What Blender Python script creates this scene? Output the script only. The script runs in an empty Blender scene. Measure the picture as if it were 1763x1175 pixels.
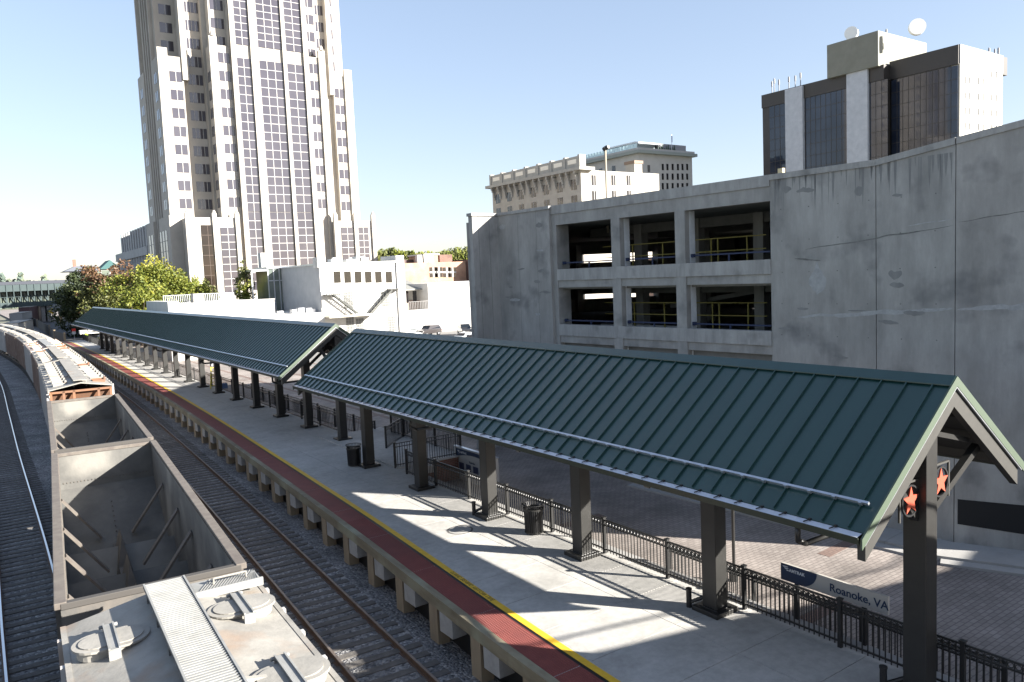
import bpy, bmesh, math, random
import numpy as np
from mathutils import Vector, Matrix, noise
random.seed(7)
S = bpy.context.scene
R = math.radians
# ------------------------------------------------------------------ camera, sky, sun, exposure
PF, PX0, PY0 = 1334.76, 881.5, 587.5          # focal length and centre, in photo pixels
def _rot(roll, pitch, yaw):
    down = np.array([math.sin(roll)*math.cos(pitch), math.cos(roll)*math.cos(pitch), math.sin(pitch)])
    up = -down; z = np.array([0, 0, 1.]); fw = z - z.dot(up)*up; fw /= np.linalg.norm(fw)
    rt = np.cross(down, fw)
    if rt[0] < 0: rt = -rt
    return np.array([rt*math.cos(yaw) + fw*math.sin(yaw), fw*math.cos(yaw) - rt*math.sin(yaw), up])
CM = _rot(.0436, .0860, .6093)
cd = bpy.data.cameras.new('camera'); cam = bpy.data.objects.new('camera', cd); S.collection.objects.link(cam)
r_, d_, f_ = CM[:, 0], CM[:, 1], CM[:, 2]
cam.matrix_world = Matrix(((r_[0], -d_[0], -f_[0], 0), (r_[1], -d_[1], -f_[1], 0), (r_[2], -d_[2], -f_[2], 8), (0, 0, 0, 1)))
cd.sensor_width = 36; cd.lens = PF/1763*36; cd.clip_start = .1; cd.clip_end = 9000
S.camera = cam
SUN_EL, SUN_AZ = R(21.6), R(142.6)             # azimuth clockwise from +Y
w = bpy.data.worlds.new("World"); S.world = w; w.use_nodes = True
nt = w.node_tree; sky = nt.nodes.new('ShaderNodeTexSky'); sky.sky_type = 'NISHITA'
sky.sun_disc = False; sky.sun_elevation = SUN_EL; sky.sun_rotation = SUN_AZ
sky.air_density = 1.0; sky.dust_density = .7; sky.ozone_density = 2.5
bg = nt.nodes['Background']; tint = nt.nodes.new('ShaderNodeVectorMath'); tint.operation = 'MULTIPLY'; tint.inputs[1].default_value = (1.04, 1.0, 1.04); gm = nt.nodes.new('ShaderNodeGamma'); gm.inputs[1].default_value = .62
nt.links.new(sky.outputs[0], gm.inputs[0]); nt.links.new(gm.outputs[0], tint.inputs[0]); nt.links.new(tint.outputs[0], bg.inputs[0]); bg.inputs[1].default_value = .094
sl = bpy.data.lights.new('sun', 'SUN'); sl.energy = 5.0; sl.angle = R(.5); sl.color = (1, .95, .87)
so = bpy.data.objects.new('sun', sl); S.collection.objects.link(so)
sd = Vector((math.sin(SUN_AZ)*math.cos(SUN_EL), math.cos(SUN_AZ)*math.cos(SUN_EL), math.sin(SUN_EL)))
so.rotation_euler = sd.to_track_quat('Z', 'Y').to_euler()
S.view_settings.view_transform = 'Standard'; S.view_settings.look = 'None'
S.view_settings.exposure = 2.1; S.view_settings.gamma = 1
S.render.engine = 'CYCLES'
# ------------------------------------------------------------------ geometry helpers
def ray(x, y): return CM @ np.array([x-PX0, y-PY0, PF])
def aY(x, y, Y): v = ray(x, y); return Vector(v*(Y/v[1])) + Vector((0, 0, 8))
def aX(x, y, X): v = ray(x, y); return Vector(v*(X/v[0])) + Vector((0, 0, 8))
def aZ(x, y, z=0): v = ray(x, y); return Vector(v*((z-8)/v[2])) + Vector((0, 0, 8))
COL = S.collection
def org(o):
    p = Vector((0, 0, 0))
    while o: p += o.location; o = o.parent
    return p
def tag(o, label=None, cat=None, group=None, kind=None):
    if label: o['label'] = label
    if cat: o['category'] = cat
    if group: o['group'] = group
    if kind: o['kind'] = kind
    return o
def thing(name, label, cat, loc, group=None, rz=0):
    o = bpy.data.objects.new(name, None); COL.objects.link(o); o.location = loc
    o.empty_display_size = .2; o.rotation_euler = (0, 0, rz)
    return tag(o, label, cat, group)
def copy_tree(o, parent=None, loc=None, label=None, rz=None, mats=None):
    c = o.copy(); COL.objects.link(c); c.parent = parent
    if loc is not None: c.location = loc
    if label: c['label'] = label
    if rz is not None: c.rotation_euler = (0, 0, rz)
    for ch in [k for k in bpy.data.objects if k.parent == o]: copy_tree(ch, c)
    return c
class MB:
    def __init__(s, T=None): s.v = []; s.f = []; s.T = T; s.mi = []; s.cur = 0
    def add(s, vs, fs):
        n = len(s.v)
        s.v += [(s.T @ Vector(p)) if s.T else Vector(p) for p in vs]
        s.f += [tuple(n+i for i in f) for f in fs]; s.mi += [s.cur]*len(fs); return s
    def box(s, x0, x1, y0, y1, z0, z1):
        return s.add([(x0,y0,z0),(x1,y0,z0),(x1,y1,z0),(x0,y1,z0),(x0,y0,z1),(x1,y0,z1),(x1,y1,z1),(x0,y1,z1)],
                     [(0,3,2,1),(4,5,6,7),(0,1,5,4),(1,2,6,5),(2,3,7,6),(3,0,4,7)])
    def hexa(s, p): return s.add(p, [(0,3,2,1),(4,5,6,7),(0,1,5,4),(1,2,6,5),(2,3,7,6),(3,0,4,7)])
    def prism(s, pts, z0, z1):               # polygon in xy, extruded in z; z0/z1 may be lists
        n = len(pts); a = z0 if isinstance(z0, (list, tuple)) else [z0]*n; b = z1 if isinstance(z1, (list, tuple)) else [z1]*n
        return s.add([(p[0],p[1],a[i]) for i, p in enumerate(pts)] + [(p[0],p[1],b[i]) for i, p in enumerate(pts)],
                     [tuple(range(n-1,-1,-1)), tuple(range(n, 2*n))] + [(i, (i+1) % n, n+(i+1) % n, n+i) for i in range(n)])
    def beam(s, p, q, w, h, up=(0,0,1)):
        p = Vector(p); q = Vector(q); d = (q-p).normalized(); u = Vector(up); sx = d.cross(u)
        if sx.length < 1e-4: sx = d.cross(Vector((0,1,0)))
        sx.normalize(); uz = sx.cross(d); sx *= w/2; uz *= h/2
        return s.add([p-sx-uz,p+sx-uz,p+sx+uz,p-sx+uz,q-sx-uz,q+sx-uz,q+sx+uz,q-sx+uz],
                     [(0,1,2,3),(7,6,5,4),(0,4,5,1),(1,5,6,2),(2,6,7,3),(3,7,4,0)])
    def cyl(s, p, q, r, n=12, r2=None, caps=True):
        p = Vector(p); q = Vector(q); d = (q-p).normalized(); a = d.cross(Vector((0,0,1)))
        if a.length < 1e-3: a = Vector((1,0,0))
        a.normalize(); b = d.cross(a); r2 = r if r2 is None else r2; vs = []
        for i in range(n):
            t = 2*math.pi*i/n; vs.append(p + (a*math.cos(t)+b*math.sin(t))*r)
        for i in range(n):
            t = 2*math.pi*i/n; vs.append(q + (a*math.cos(t)+b*math.sin(t))*r2)
        fs = [(i, (i+1) % n, n+(i+1) % n, n+i) for i in range(n)]
        if caps: fs += [tuple(range(n-1,-1,-1)), tuple(range(n, 2*n))]
        return s.add(vs, fs)
    def tube(s, pts, r, n=6):
        for a, b in zip(pts[:-1], pts[1:]): s.cyl(a, b, r, n)
        return s
    def ring(s, c, ax, r, t, n=14, w=None):    # flat band ring around axis ax
        c = Vector(c); ax = Vector(ax).normalized(); a = ax.orthogonal().normalized(); b = ax.cross(a); w = w or t; vs = []
        for i in range(n):
            u = a*math.cos(2*math.pi*i/n)+b*math.sin(2*math.pi*i/n)
            vs += [c+u*(r-t/2)-ax*w/2, c+u*(r+t/2)-ax*w/2, c+u*(r+t/2)+ax*w/2, c+u*(r-t/2)+ax*w/2]
        fs = []
        for i in range(n):
            j = (i+1) % n
            for k in range(4): fs.append((4*i+k, 4*i+(k+1) % 4, 4*j+(k+1) % 4, 4*j+k))
        return s.add(vs, fs)
    def build(s, name, mat, parent=None, label=None, cat=None, group=None, kind=None, smooth=False, bev=0):
        if parent is None and cat and s.v:      # a thing that is one mesh: origin at its base
            lo = Vector((sum(v.x for v in s.v)/len(s.v), sum(v.y for v in s.v)/len(s.v), min(v.z for v in s.v)))
        else: lo = Vector((0, 0, 0))
        o0 = org(parent) if parent else lo
        me = bpy.data.meshes.new(name); me.from_pydata([v-o0 for v in s.v], [], s.f)
        ms = mat if isinstance(mat, (list, tuple)) else [mat]
        for m in ms: me.materials.append(m)
        if len(ms) > 1: me.polygons.foreach_set('material_index', s.mi)
        bm = bmesh.new(); bm.from_mesh(me); bmesh.ops.recalc_face_normals(bm, faces=bm.faces)
        bm.to_mesh(me); bm.free()
        if smooth: me.polygons.foreach_set('use_smooth', [True]*len(me.polygons))
        me.update(); o = bpy.data.objects.new(name, me); COL.objects.link(o); o.parent = parent
        if not parent: o.location = lo
        if bev:
            m = o.modifiers.new('bevel', 'BEVEL'); m.width = bev; m.segments = 2; m.limit_method = 'ANGLE'
        return tag(o, label, cat, group, kind)
# ------------------------------------------------------------------ materials
def M(name, c1, c2=None, sc=1.0, rough=.7, metal=0, bump=0, bsc=None, stretch=None, spec=.5, c3=None, sc3=.15, f3=.5, coat=0, det=6, lo=.35, hi=.65, streak=None, streak2=0):
    m = bpy.data.materials.new(name); m.use_nodes = True; n = m.node_tree; N = n.nodes; L = n.links
    b = N['Principled BSDF']; b.inputs['Roughness'].default_value = rough; b.inputs['Metallic'].default_value = metal
    b.inputs['Specular IOR Level'].default_value = spec; b.inputs['Coat Weight'].default_value = coat
    b.inputs['Base Color'].default_value = (*c1, 1)
    tc = N.new('ShaderNodeTexCoord'); mp = N.new('ShaderNodeMapping'); L.new(tc.outputs['Object'], mp.inputs[0])
    if stretch: mp.inputs['Scale'].default_value = stretch
    col = None
    if c2:
        t = N.new('ShaderNodeTexNoise'); t.inputs['Scale'].default_value = sc; t.inputs['Detail'].default_value = det; t.inputs['Roughness'].default_value = .65
        L.new(mp.outputs[0], t.inputs['Vector'])
        rp = N.new('ShaderNodeValToRGB'); rp.color_ramp.elements[0].color = (*c1, 1); rp.color_ramp.elements[1].color = (*c2, 1)
        rp.color_ramp.elements[0].position = lo; rp.color_ramp.elements[1].position = hi
        L.new(t.outputs[0], rp.inputs[0]); col = rp.outputs[0]
        if c3:
            t3 = N.new('ShaderNodeTexNoise'); t3.inputs['Scale'].default_value = sc3; t3.inputs['Detail'].default_value = 4
            L.new(tc.outputs['Object'], t3.inputs['Vector'])
            r3 = N.new('ShaderNodeMapRange'); r3.inputs[1].default_value = f3; r3.inputs[2].default_value = f3+.18; L.new(t3.outputs[0], r3.inputs[0])
            mx = N.new('ShaderNodeMix'); mx.data_type = 'RGBA'; L.new(r3.outputs[0], mx.inputs[0]); L.new(col, mx.inputs[6]); mx.inputs[7].default_value = (*c3, 1)
            col = mx.outputs[2]
        if streak or streak2:
            ms = N.new('ShaderNodeMapping'); ms.inputs['Scale'].default_value = streak or (1, 1, 1); L.new(tc.outputs['Object'], ms.inputs[0])
            t4 = N.new('ShaderNodeTexNoise'); t4.inputs['Scale'].default_value = 1 if streak else 5; t4.inputs['Detail'].default_value = 8; t4.inputs['Roughness'].default_value = .7; L.new(ms.outputs[0], t4.inputs['Vector'])
            r4 = N.new('ShaderNodeMapRange'); r4.inputs[1].default_value = .38; r4.inputs[2].default_value = .62; r4.inputs[3].default_value = .84 if streak else .86; r4.inputs[4].default_value = 1.05 if streak else 1.04; L.new(t4.outputs[0], r4.inputs[0])
            m4 = N.new('ShaderNodeVectorMath'); m4.operation = 'SCALE'; L.new(col, m4.inputs[0]); L.new(r4.outputs[0], m4.inputs['Scale']); col = m4.outputs[0]
        L.new(col, b.inputs['Base Color'])
    if bump:
        t2 = N.new('ShaderNodeTexNoise'); t2.inputs['Scale'].default_value = bsc or sc*4; t2.inputs['Detail'].default_value = 5
        L.new(mp.outputs[0], t2.inputs['Vector']); bp = N.new('ShaderNodeBump'); bp.inputs['Strength'].default_value = bump; bp.inputs['Distance'].default_value = .02
        L.new(t2.outputs[0], bp.inputs['Height']); L.new(bp.outputs[0], b.inputs['Normal'])
    return m
def gravel(name, cols, sc, dist=.05):
    m = bpy.data.materials.new(name); m.use_nodes = True; n = m.node_tree; N = n.nodes; L = n.links
    b = N['Principled BSDF']; b.inputs['Roughness'].default_value = .85
    tc = N.new('ShaderNodeTexCoord'); vo = N.new('ShaderNodeTexVoronoi'); vo.inputs['Scale'].default_value = sc; L.new(tc.outputs['Object'], vo.inputs['Vector'])
    rp = N.new('ShaderNodeValToRGB'); e = rp.color_ramp.elements; rp.color_ramp.interpolation = 'LINEAR'
    e[0].color = (*cols[0], 1); e[1].color = (*cols[-1], 1)
    for i, c in enumerate(cols[1:-1]): k = e.new((i+1)/(len(cols)-1)); k.color = (*c, 1)
    sp = N.new('ShaderNodeSeparateColor'); L.new(vo.outputs['Color'], sp.inputs[0]); L.new(sp.outputs[0], rp.inputs[0])
    no = N.new('ShaderNodeTexNoise'); no.inputs['Scale'].default_value = .6; no.inputs['Detail'].default_value = 6; L.new(tc.outputs['Object'], no.inputs['Vector'])
    mr = N.new('ShaderNodeMapRange'); mr.inputs[1].default_value = .3; mr.inputs[2].default_value = .7; mr.inputs[3].default_value = .6; mr.inputs[4].default_value = 1.25; L.new(no.outputs[0], mr.inputs[0])
    mx = N.new('ShaderNodeVectorMath'); mx.operation = 'SCALE'; L.new(rp.outputs[0], mx.inputs[0]); L.new(mr.outputs[0], mx.inputs['Scale']); L.new(mx.outputs[0], b.inputs['Base Color'])
    bp = N.new('ShaderNodeBump'); bp.inputs['Strength'].default_value = 1; bp.inputs['Distance'].default_value = dist; bp.invert = True
    L.new(vo.outputs['Distance'], bp.inputs['Height']); L.new(bp.outputs[0], b.inputs['Normal'])
    return m
def bricks(name, c1, c2, mo, bw, bh, mort=.01, rough=.8, axis='XY', noise_amt=.35, sq=0.0):
    m = bpy.data.materials.new(name); m.use_nodes = True; n = m.node_tree; N = n.nodes; L = n.links
    b = N['Principled BSDF']; b.inputs['Roughness'].default_value = rough
    tc = N.new('ShaderNodeTexCoord'); src = tc.outputs['Object']
    if axis != 'XY':
        sx = N.new('ShaderNodeSeparateXYZ'); cb = N.new('ShaderNodeCombineXYZ'); L.new(src, sx.inputs[0])
        ad = N.new('ShaderNodeMath'); L.new(sx.outputs[0], ad.inputs[0]); L.new(sx.outputs[1], ad.inputs[1])
        L.new(ad.outputs[0], cb.inputs[0]); L.new(sx.outputs[2], cb.inputs[1]); src = cb.outputs[0]
    t = N.new('ShaderNodeTexBrick'); L.new(src, t.inputs['Vector']); t.inputs['Scale'].default_value = 1
    t.inputs['Color1'].default_value = (*c1, 1); t.inputs['Color2'].default_value = (*c2, 1); t.inputs['Mortar'].default_value = (*mo, 1)
    t.inputs['Brick Width'].default_value = bw; t.inputs['Row Height'].default_value = bh; t.inputs['Mortar Size'].default_value = mort
    no = N.new('ShaderNodeTexNoise'); no.inputs['Scale'].default_value = .5; no.inputs['Detail'].default_value = 7; L.new(tc.outputs['Object'], no.inputs['Vector'])
    mr = N.new('ShaderNodeMapRange'); mr.inputs[1].default_value = .3; mr.inputs[2].default_value = .7; mr.inputs[3].default_value = 1-noise_amt; mr.inputs[4].default_value = 1+noise_amt*.6; L.new(no.outputs[0], mr.inputs[0])
    mx = N.new('ShaderNodeVectorMath'); mx.operation = 'SCALE'; L.new(t.outputs[0], mx.inputs[0]); L.new(mr.outputs[0], mx.inputs['Scale']); L.new(mx.outputs[0], b.inputs['Base Color'])
    bp = N.new('ShaderNodeBump'); bp.inputs['Strength'].default_value = .5; bp.inputs['Distance'].default_value = .006; L.new(t.outputs['Fac'], bp.inputs['Height']); bp.invert = True; L.new(bp.outputs[0], b.inputs['Normal'])
    return m
m_conc = M('platform concrete', (.385,.375,.35), (.46,.445,.42), .9, .8, streak2=1, c3=(.29,.28,.26), sc3=.35, f3=.56, bump=.15, bsc=30)
m_gar = M('garage concrete', (.245,.24,.228), (.355,.348,.332), .9, .85, stretch=(1,1,.6), streak=(1.6,1.6,.3), det=10, c3=(.15,.15,.15), sc3=.7, f3=.55, bump=.3, bsc=9, lo=.3, hi=.7)
m_gar2 = M('garage beam concrete', (.275,.27,.26), (.365,.36,.345), 2.2, .85, streak=(3,3,.35), stretch=(1,1,.3), c3=(.17,.165,.16), sc3=.9, f3=.58, bump=.25, bsc=12)
m_stain = M('weather stain', (.11,.11,.105), (.18,.18,.17), 4, .9, stretch=(1,1,.3))
m_effl = M('pale efflorescence', (.38,.39,.40), (.27,.27,.27), 5, .9)
m_white = M('white concrete', (.62,.64,.66), (.5,.52,.54), 2, .7)
m_green = M('green standing seam metal', (.010,.040,.034), (.013,.046,.040), 1, .36, stretch=(.15,2.1,.15), bump=.12, bsc=.9, lo=.42, hi=.58, spec=.6, coat=.25)
m_greenf = M('green painted fascia', (.06,.083,.056), None, 1, .5)
m_gut = M('dark olive gutter', (.035,.042,.03), None, 1, .45)
m_bronze = M('dark bronze paint', (.0165,.016,.015), (.0215,.021,.0195), 3, .42)
m_beam = M('grey bronze gable paint', (.028,.027,.0235), (.036,.034,.03), 5, .6)
m_black = M('black metal', (.012,.012,.013), None, 1, .45)
m_galv = M('galvanised steel', (.50,.52,.55), (.62,.64,.68), 4, .35, metal=.85)
m_tactile = M('red tactile tile', (.15,.034,.028), (.19,.045,.035), 2, .7, c3=(.12,.036,.03), f3=.55)
m_yellow = M('yellow paint', (.75,.46,.03), (.62,.38,.03), 6, .6)
m_wood = M('weathered timber', (.23,.20,.135), (.15,.125,.08), 3, .85, stretch=(1,.12,1), bump=.4, bsc=14, c3=(.27,.27,.19), sc3=.6, f3=.5)
m_tie = M('dark creosote tie', (.07,.065,.06), (.12,.11,.10), 4, .9, bump=.6, bsc=20)
m_rust = M('rusty rail', (.075,.045,.03), (.12,.07,.045), 5, .75)
m_shine = M('polished rail head', (.55,.57,.6), None, 1, .22, metal=1)
m_ballast = gravel('ballast', [(.06,.06,.063),(.15,.15,.155),(.25,.245,.24),(.10,.10,.105),(.36,.35,.34)], 15, .05)
m_asphalt = M('asphalt', (.045,.045,.047), (.075,.075,.078), 3, .9, bump=.3, bsc=40, c3=(.06,.06,.062), sc3=.08)
m_paver = bricks('brick pavers', (.23,.198,.178), (.285,.25,.225), (.14,.12,.11), .28, .14, .012)
m_paver2 = bricks('dark red band pavers', (.16,.105,.085), (.19,.13,.105), (.12,.09,.08), .2, .1, .012)
m_side = M('sidewalk concrete', (.28,.275,.265), (.36,.35,.34), 1.4, .85, c3=(.30,.29,.27), bump=.2, bsc=20)
m_brick = bricks('red brick', (.13,.045,.03), (.19,.075,.05), (.17,.14,.12), .22, .075, .012, axis='V')
m_brick2 = bricks('orange brick', (.33,.175,.11), (.40,.22,.14), (.36,.27,.2), .25, .09, .015, axis='V')
# ------------------------------------------------------------------ ground, tracks, platform
def curve(pts):
    P = np.array(pts, float)
    def g(y):
        y = np.clip(y, P[0,0], P[-1,0]); i = min(max(int(np.searchsorted(P[:,0], y))-1, 0), len(P)-2)
        def sl(k):
            if k == 0: return (P[1,1]-P[0,1])/(P[1,0]-P[0,0])
            if k == len(P)-1: return (P[-1,1]-P[-2,1])/(P[-1,0]-P[-2,0])
            return (P[k+1,1]-P[k-1,1])/(P[k+1,0]-P[k-1,0])
        h = P[i+1,0]-P[i,0]; t = (y-P[i,0])/h; t2 = t*t; t3 = t2*t
        return float((2*t3-3*t2+1)*P[i,1]+(t3-2*t2+t)*h*sl(i)+(-2*t3+3*t2)*P[i+1,1]+(t3-t2)*h*sl(i+1))
    return g
YEL = curve([(-40,8.2),(-10,8.85),(5,9.35),(11,9.62),(15,9.85),(19,10.15),(24,10.5),(34,11.05),(52,11.95),(71,12.6),(106,13.25),(150,13.3),(200,12.2)])
EDGE = lambda y: YEL(y)-1.0
T2 = curve([(-60,4.8),(-10,5.9),(5,6.7),(14.7,7.15),(22.5,7.6),(35.3,8.3),(60,9.35),(76,9.8),(110,10.3),(150,9.6),(220,5.5),(300,-6)])
T1 = curve([(-60,.6),(-10,1.35),(10,2.15),(15.8,2.46),(30,3.52),(46,4.55),(60,5.2),(90,6.0),(120,5.9),(160,3.8),(200,-.8),(240,-7),(300,-20)])
T0 = curve([(-40,.95),(0,.7),(24,.76),(33,.86),(52,.95),(70,1.15),(97,1.4),(130,.8),(170,-2),(220,-8),(300,-24)])
ZB = -1.16                                     # ballast surface; rail head at -1.0
g = MB(); g.box(-3000, 3000, -600, 6000, -1.6, -1.5).build('ground', M('distant ground', (.10,.11,.07), (.16,.15,.11), .02, .95), kind='structure')
g = MB(); ys = list(range(-60, 320, 4)); vs = []; 
for y in ys: vs += [(-40,y,ZB-.02),(T0(y)-2,y,ZB-.02),(T0(y)-1.2,y,ZB),(T2(y)+1.35,y,ZB),(T2(y)+1.9,y,ZB-.12),(T2(y)+6,y,ZB-.25)]
g.add(vs, [(6*i+k, 6*i+k+1, 6*i+k+7, 6*i+k+6) for i in range(len(ys)-1) for k in range(5)]).build('ballast', m_ballast, kind='structure')
def track(name, label, C, y0, y1, shiny, cls):
    root = thing(name, label, 'railway track', (C(y0), y0, ZB))
    for s in (-1, 1):
        b = MB(); h = MB(); y = y0
        while y < y1:
            st = 2 if y < 80 else 6; y2 = min(y+st, y1)
            p = Vector((C(y)+s*.745, y, 0)); q = Vector((C(y2)+s*.745, y2, 0))
            b.beam(p+Vector((0,0,-1.145)), q+Vector((0,0,-1.145)), .14, .03); b.beam(p+Vector((0,0,-1.085)), q+Vector((0,0,-1.085)), .025, .1)
            b.beam(p+Vector((0,0,-1.024)), q+Vector((0,0,-1.024)), .072, .036); h.beam(p+Vector((0,0,-1.0035)), q+Vector((0,0,-1.0035)), .058, .005); y = y2
        o = b.build('rail', m_rust, root); h.build('rail_head', m_shine if shiny else M('worn rail head', (.16,.13,.11), (.24,.2,.17), 3, .45, metal=.5), o)
    base = MB().box(-1.3,1.3,-.115,.115,-.17,.0)
    me = None; rest = MB(); k = 0; y = max(y0, 5)
    while y < y1:
        if k < 100:
            if me is None:
                m_ = MB(); m_.v = [v+org(root) for v in base.v]; m_.f = base.f; m_.mi = base.mi
                o = m_.build('sleeper', m_tie, root, bev=0); me = o
            else: o = me.copy(); COL.objects.link(o); o.parent = root
            o.location = Vector((C(y)+random.uniform(-.03,.03), y, -1.135+random.uniform(-.01,.008))) - org(root)
            o.rotation_euler = (0, 0, random.uniform(-.02,.02) - math.atan((C(y+.5)-C(y-.5))))
        else:
            rest.box(C(y)-1.3, C(y)+1.3, y-.115, y+.115, -1.3, -1.135)
        k += 1; y += .52 + random.uniform(-.02,.02)
    rest.build('sleeper', m_tie, root, kind='stuff')
    return root
track('railway_track', 'rusty rails on dark timber ties right beside the platform edge', T2, -6, 300, False, 0)
track('railway_track', 'track running underneath the standing freight train', T1, -6, 300, False, 0)
track('railway_track', 'leftmost track with a bright polished rail', T0, 5, 300, True, 0)
# platform deck with joints
PB = 14.15
def pback(y): return 14.3 if y < 29.4 else 15.75
m = MB(); ys = [-12+i*1.7 for i in range(96)]
cuts = ys
plat = MB()
for a, b in zip(cuts[:-1], cuts[1:]):
    if a < 29.4 < b: b2 = b
    xb = pback((a+b)/2)
    e0, e1 = YEL(a)+.22, YEL(b)+.22
    mid = 12.4 if a < 36 else 13.9
    for (x0a, x0b, x1) in ((e0, e1, mid-.008), (mid+.008, mid+.008, xb)):
        if x1 - max(x0a, x0b) > .05:
            plat.hexa([(x0a,a+.008,-.3),(x1,a+.008,-.3),(x1,b-.008,-.3),(x0b,b-.008,-.3),(x0a,a+.008,0),(x1,a+.008,0),(x1,b-.008,0),(x0b,b-.008,0)])
P = plat.build('platform', m_conc, kind='structure')
jf = MB()
for a, b in zip(ys[:-1], ys[1:]): jf.hexa([(YEL(a)+.24,a,-.06),(pback(a)-.02,a,-.06),(pback(b)-.02,b,-.06),(YEL(b)+.24,b,-.06),(YEL(a)+.24,a,-.018),(pback(a)-.02,a,-.018),(pback(b)-.02,b,-.018),(YEL(b)+.24,b,-.018)])
jf.build('joint_filler', M('dark joint filler', (.10,.095,.09)), P)
def strip(o0, o1, z0, z1, mt, name, y0=-12, y1=150, st=1.7, gap=0, f=YEL):
    b = MB(); y = y0
    while y < y1-.01:
        y2 = min(y+st, y1); b.hexa([(f(y)+o0,y+gap,z0),(f(y)+o1,y+gap,z0),(f(y2)+o1,y2-gap,z0),(f(y2)+o0,y2-gap,z0),(f(y)+o0,y+gap,z1),(f(y)+o1,y+gap,z1),(f(y2)+o1,y2-gap,z1),(f(y2)+o0,y2-gap,z1)]); y = y2
    return b.build(name, mt, P)
strip(-.05, .22, -.3, -.02, m_conc, 'edge_slab')
strip(.0, .17, -.02, .004, m_yellow, 'yellow_line')
strip(.172, .215, -.02, .002, m_conc, 'edge_joint')
strip(-.085, -.003, -.3, .002, m_black, 'rubber_joint')
strip(-.80, -.09, -.15, .004, m_tactile, 'tactile_strip', st=3.4, gap=.012)
strip(-.80, -.09, -.16, .0015, m_side, 'tile_joint')
# truncated domes on the sunlit near tiles
d = MB()
y = 7.5
while y < 24:
    x = -.76
    while x < -.12:
        cx_ = YEL(y)+x; r = .018
        d.add([(cx_-r,y-r,.003),(cx_+r,y-r,.003),(cx_+r,y+r,.003),(cx_-r,y+r,.003),(cx_-r*.6,y-r*.6,.012),(cx_+r*.6,y-r*.6,.012),(cx_+r*.6,y+r*.6,.012),(cx_-r*.6,y+r*.6,.012)], [(4,5,6,7),(0,1,5,4),(1,2,6,5),(2,3,7,6),(3,0,4,7)])
        x += .06
    y += .06
d.build('tactile_dome', m_tactile, P, kind='stuff')
b = strip(-1.0, -.80, -.28, .02, m_wood, 'edge_timber', st=4.2, gap=.004)
strip(-.93, -.80, -.30, -.28, m_black, 'edge_angle')
# dark skirt and support blocks
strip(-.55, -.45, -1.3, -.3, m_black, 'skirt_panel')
m_blk = M('precast block', (.27,.27,.265), (.35,.35,.34), 3, .85)
m_post = M('tan timber post', (.22,.175,.12), (.28,.225,.155), 3, .85, stretch=(1,1,.2))
y = 7.2; k = 0; keep = None; far1 = MB(); far2 = MB()
while y < 150:
    x = EDGE(y)
    for dy, w_, h0, h1, mt, xx0, nm in ((0, .62, -.78, -.28, m_blk, .02, 'precast_block'), (.75, .42, -1.3, -.28, m_post, .08, 'timber_post')):
        if k < 50:
            MB().box(x+xx0, x+.42, y+dy-w_/2, y+dy+w_/2, h0, h1).build(nm, mt, P)
        else: (far1 if nm[0] == 'p' else far2).box(x+xx0, x+.42, y+dy-w_/2, y+dy+w_/2, h0, h1)
    k += 1; y += 2.25
if far1.v: far1.build('precast_block', m_blk, P, kind='stuff'); far2.build('timber_post', m_post, P, kind='stuff')
MB().box(YEL(150)-1, 15.75, 150, 150.2, -1.3, .0).build('end_wall', m_side, P)
# faint lettering on the yellow line
def text(name, s, size, mat, parent, M4, ext=.002, bold=0, align='LEFT', **kw):
    cu = bpy.data.curves.new(name, 'FONT'); cu.body = s; cu.size = size; cu.extrude = ext; cu.offset = bold; cu.align_x = align
    to = bpy.data.objects.new(name, cu); COL.objects.link(to); bpy.context.view_layer.update()
    me = bpy.data.meshes.new_from_object(to.evaluated_get(bpy.context.evaluated_depsgraph_get()))
    bpy.data.objects.remove(to); me.transform(Matrix.Translation(-org(parent)) @ M4); me.materials.clear(); me.materials.append(mat)
    o = bpy.data.objects.new(name, me); COL.objects.link(o); o.parent = parent; tag(o, **kw); return o
def frame(o, x, y, z):    # 4x4 from origin and axes
    x = Vector(x).normalized(); y = Vector(y).normalized(); z = Vector(z).normalized(); o = Vector(o)
    return Matrix(((x.x,y.x,z.x,o.x),(x.y,y.y,z.y,o.y),(x.z,y.z,z.z,o.z),(0,0,0,1)))
yy = 15.0; a = Vector((YEL(yy)+.15, yy, .006)); b_ = Vector((YEL(yy+2.9)+.15, yy+2.9, .006)); dx = (b_-a).normalized()
text('line_lettering', 'STAND BEHIND YELLOW LINE', .17, M('worn black lettering', (.10,.08,.03)), P, frame(b_, -dx, (dx.cross(Vector((0,0,-1)))), (0,0,1)), .001)
# manhole cover on the platform
MB().cyl((12.15,20.75,-.01),(12.15,20.75,.003),.42,28).build('manhole_cover', M('manhole rim', (.12,.115,.11)), P)
MB().cyl((12.15,20.75,-.01),(12.15,20.75,.0055),.36,28).build('manhole_lid', m_conc, P)
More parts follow.
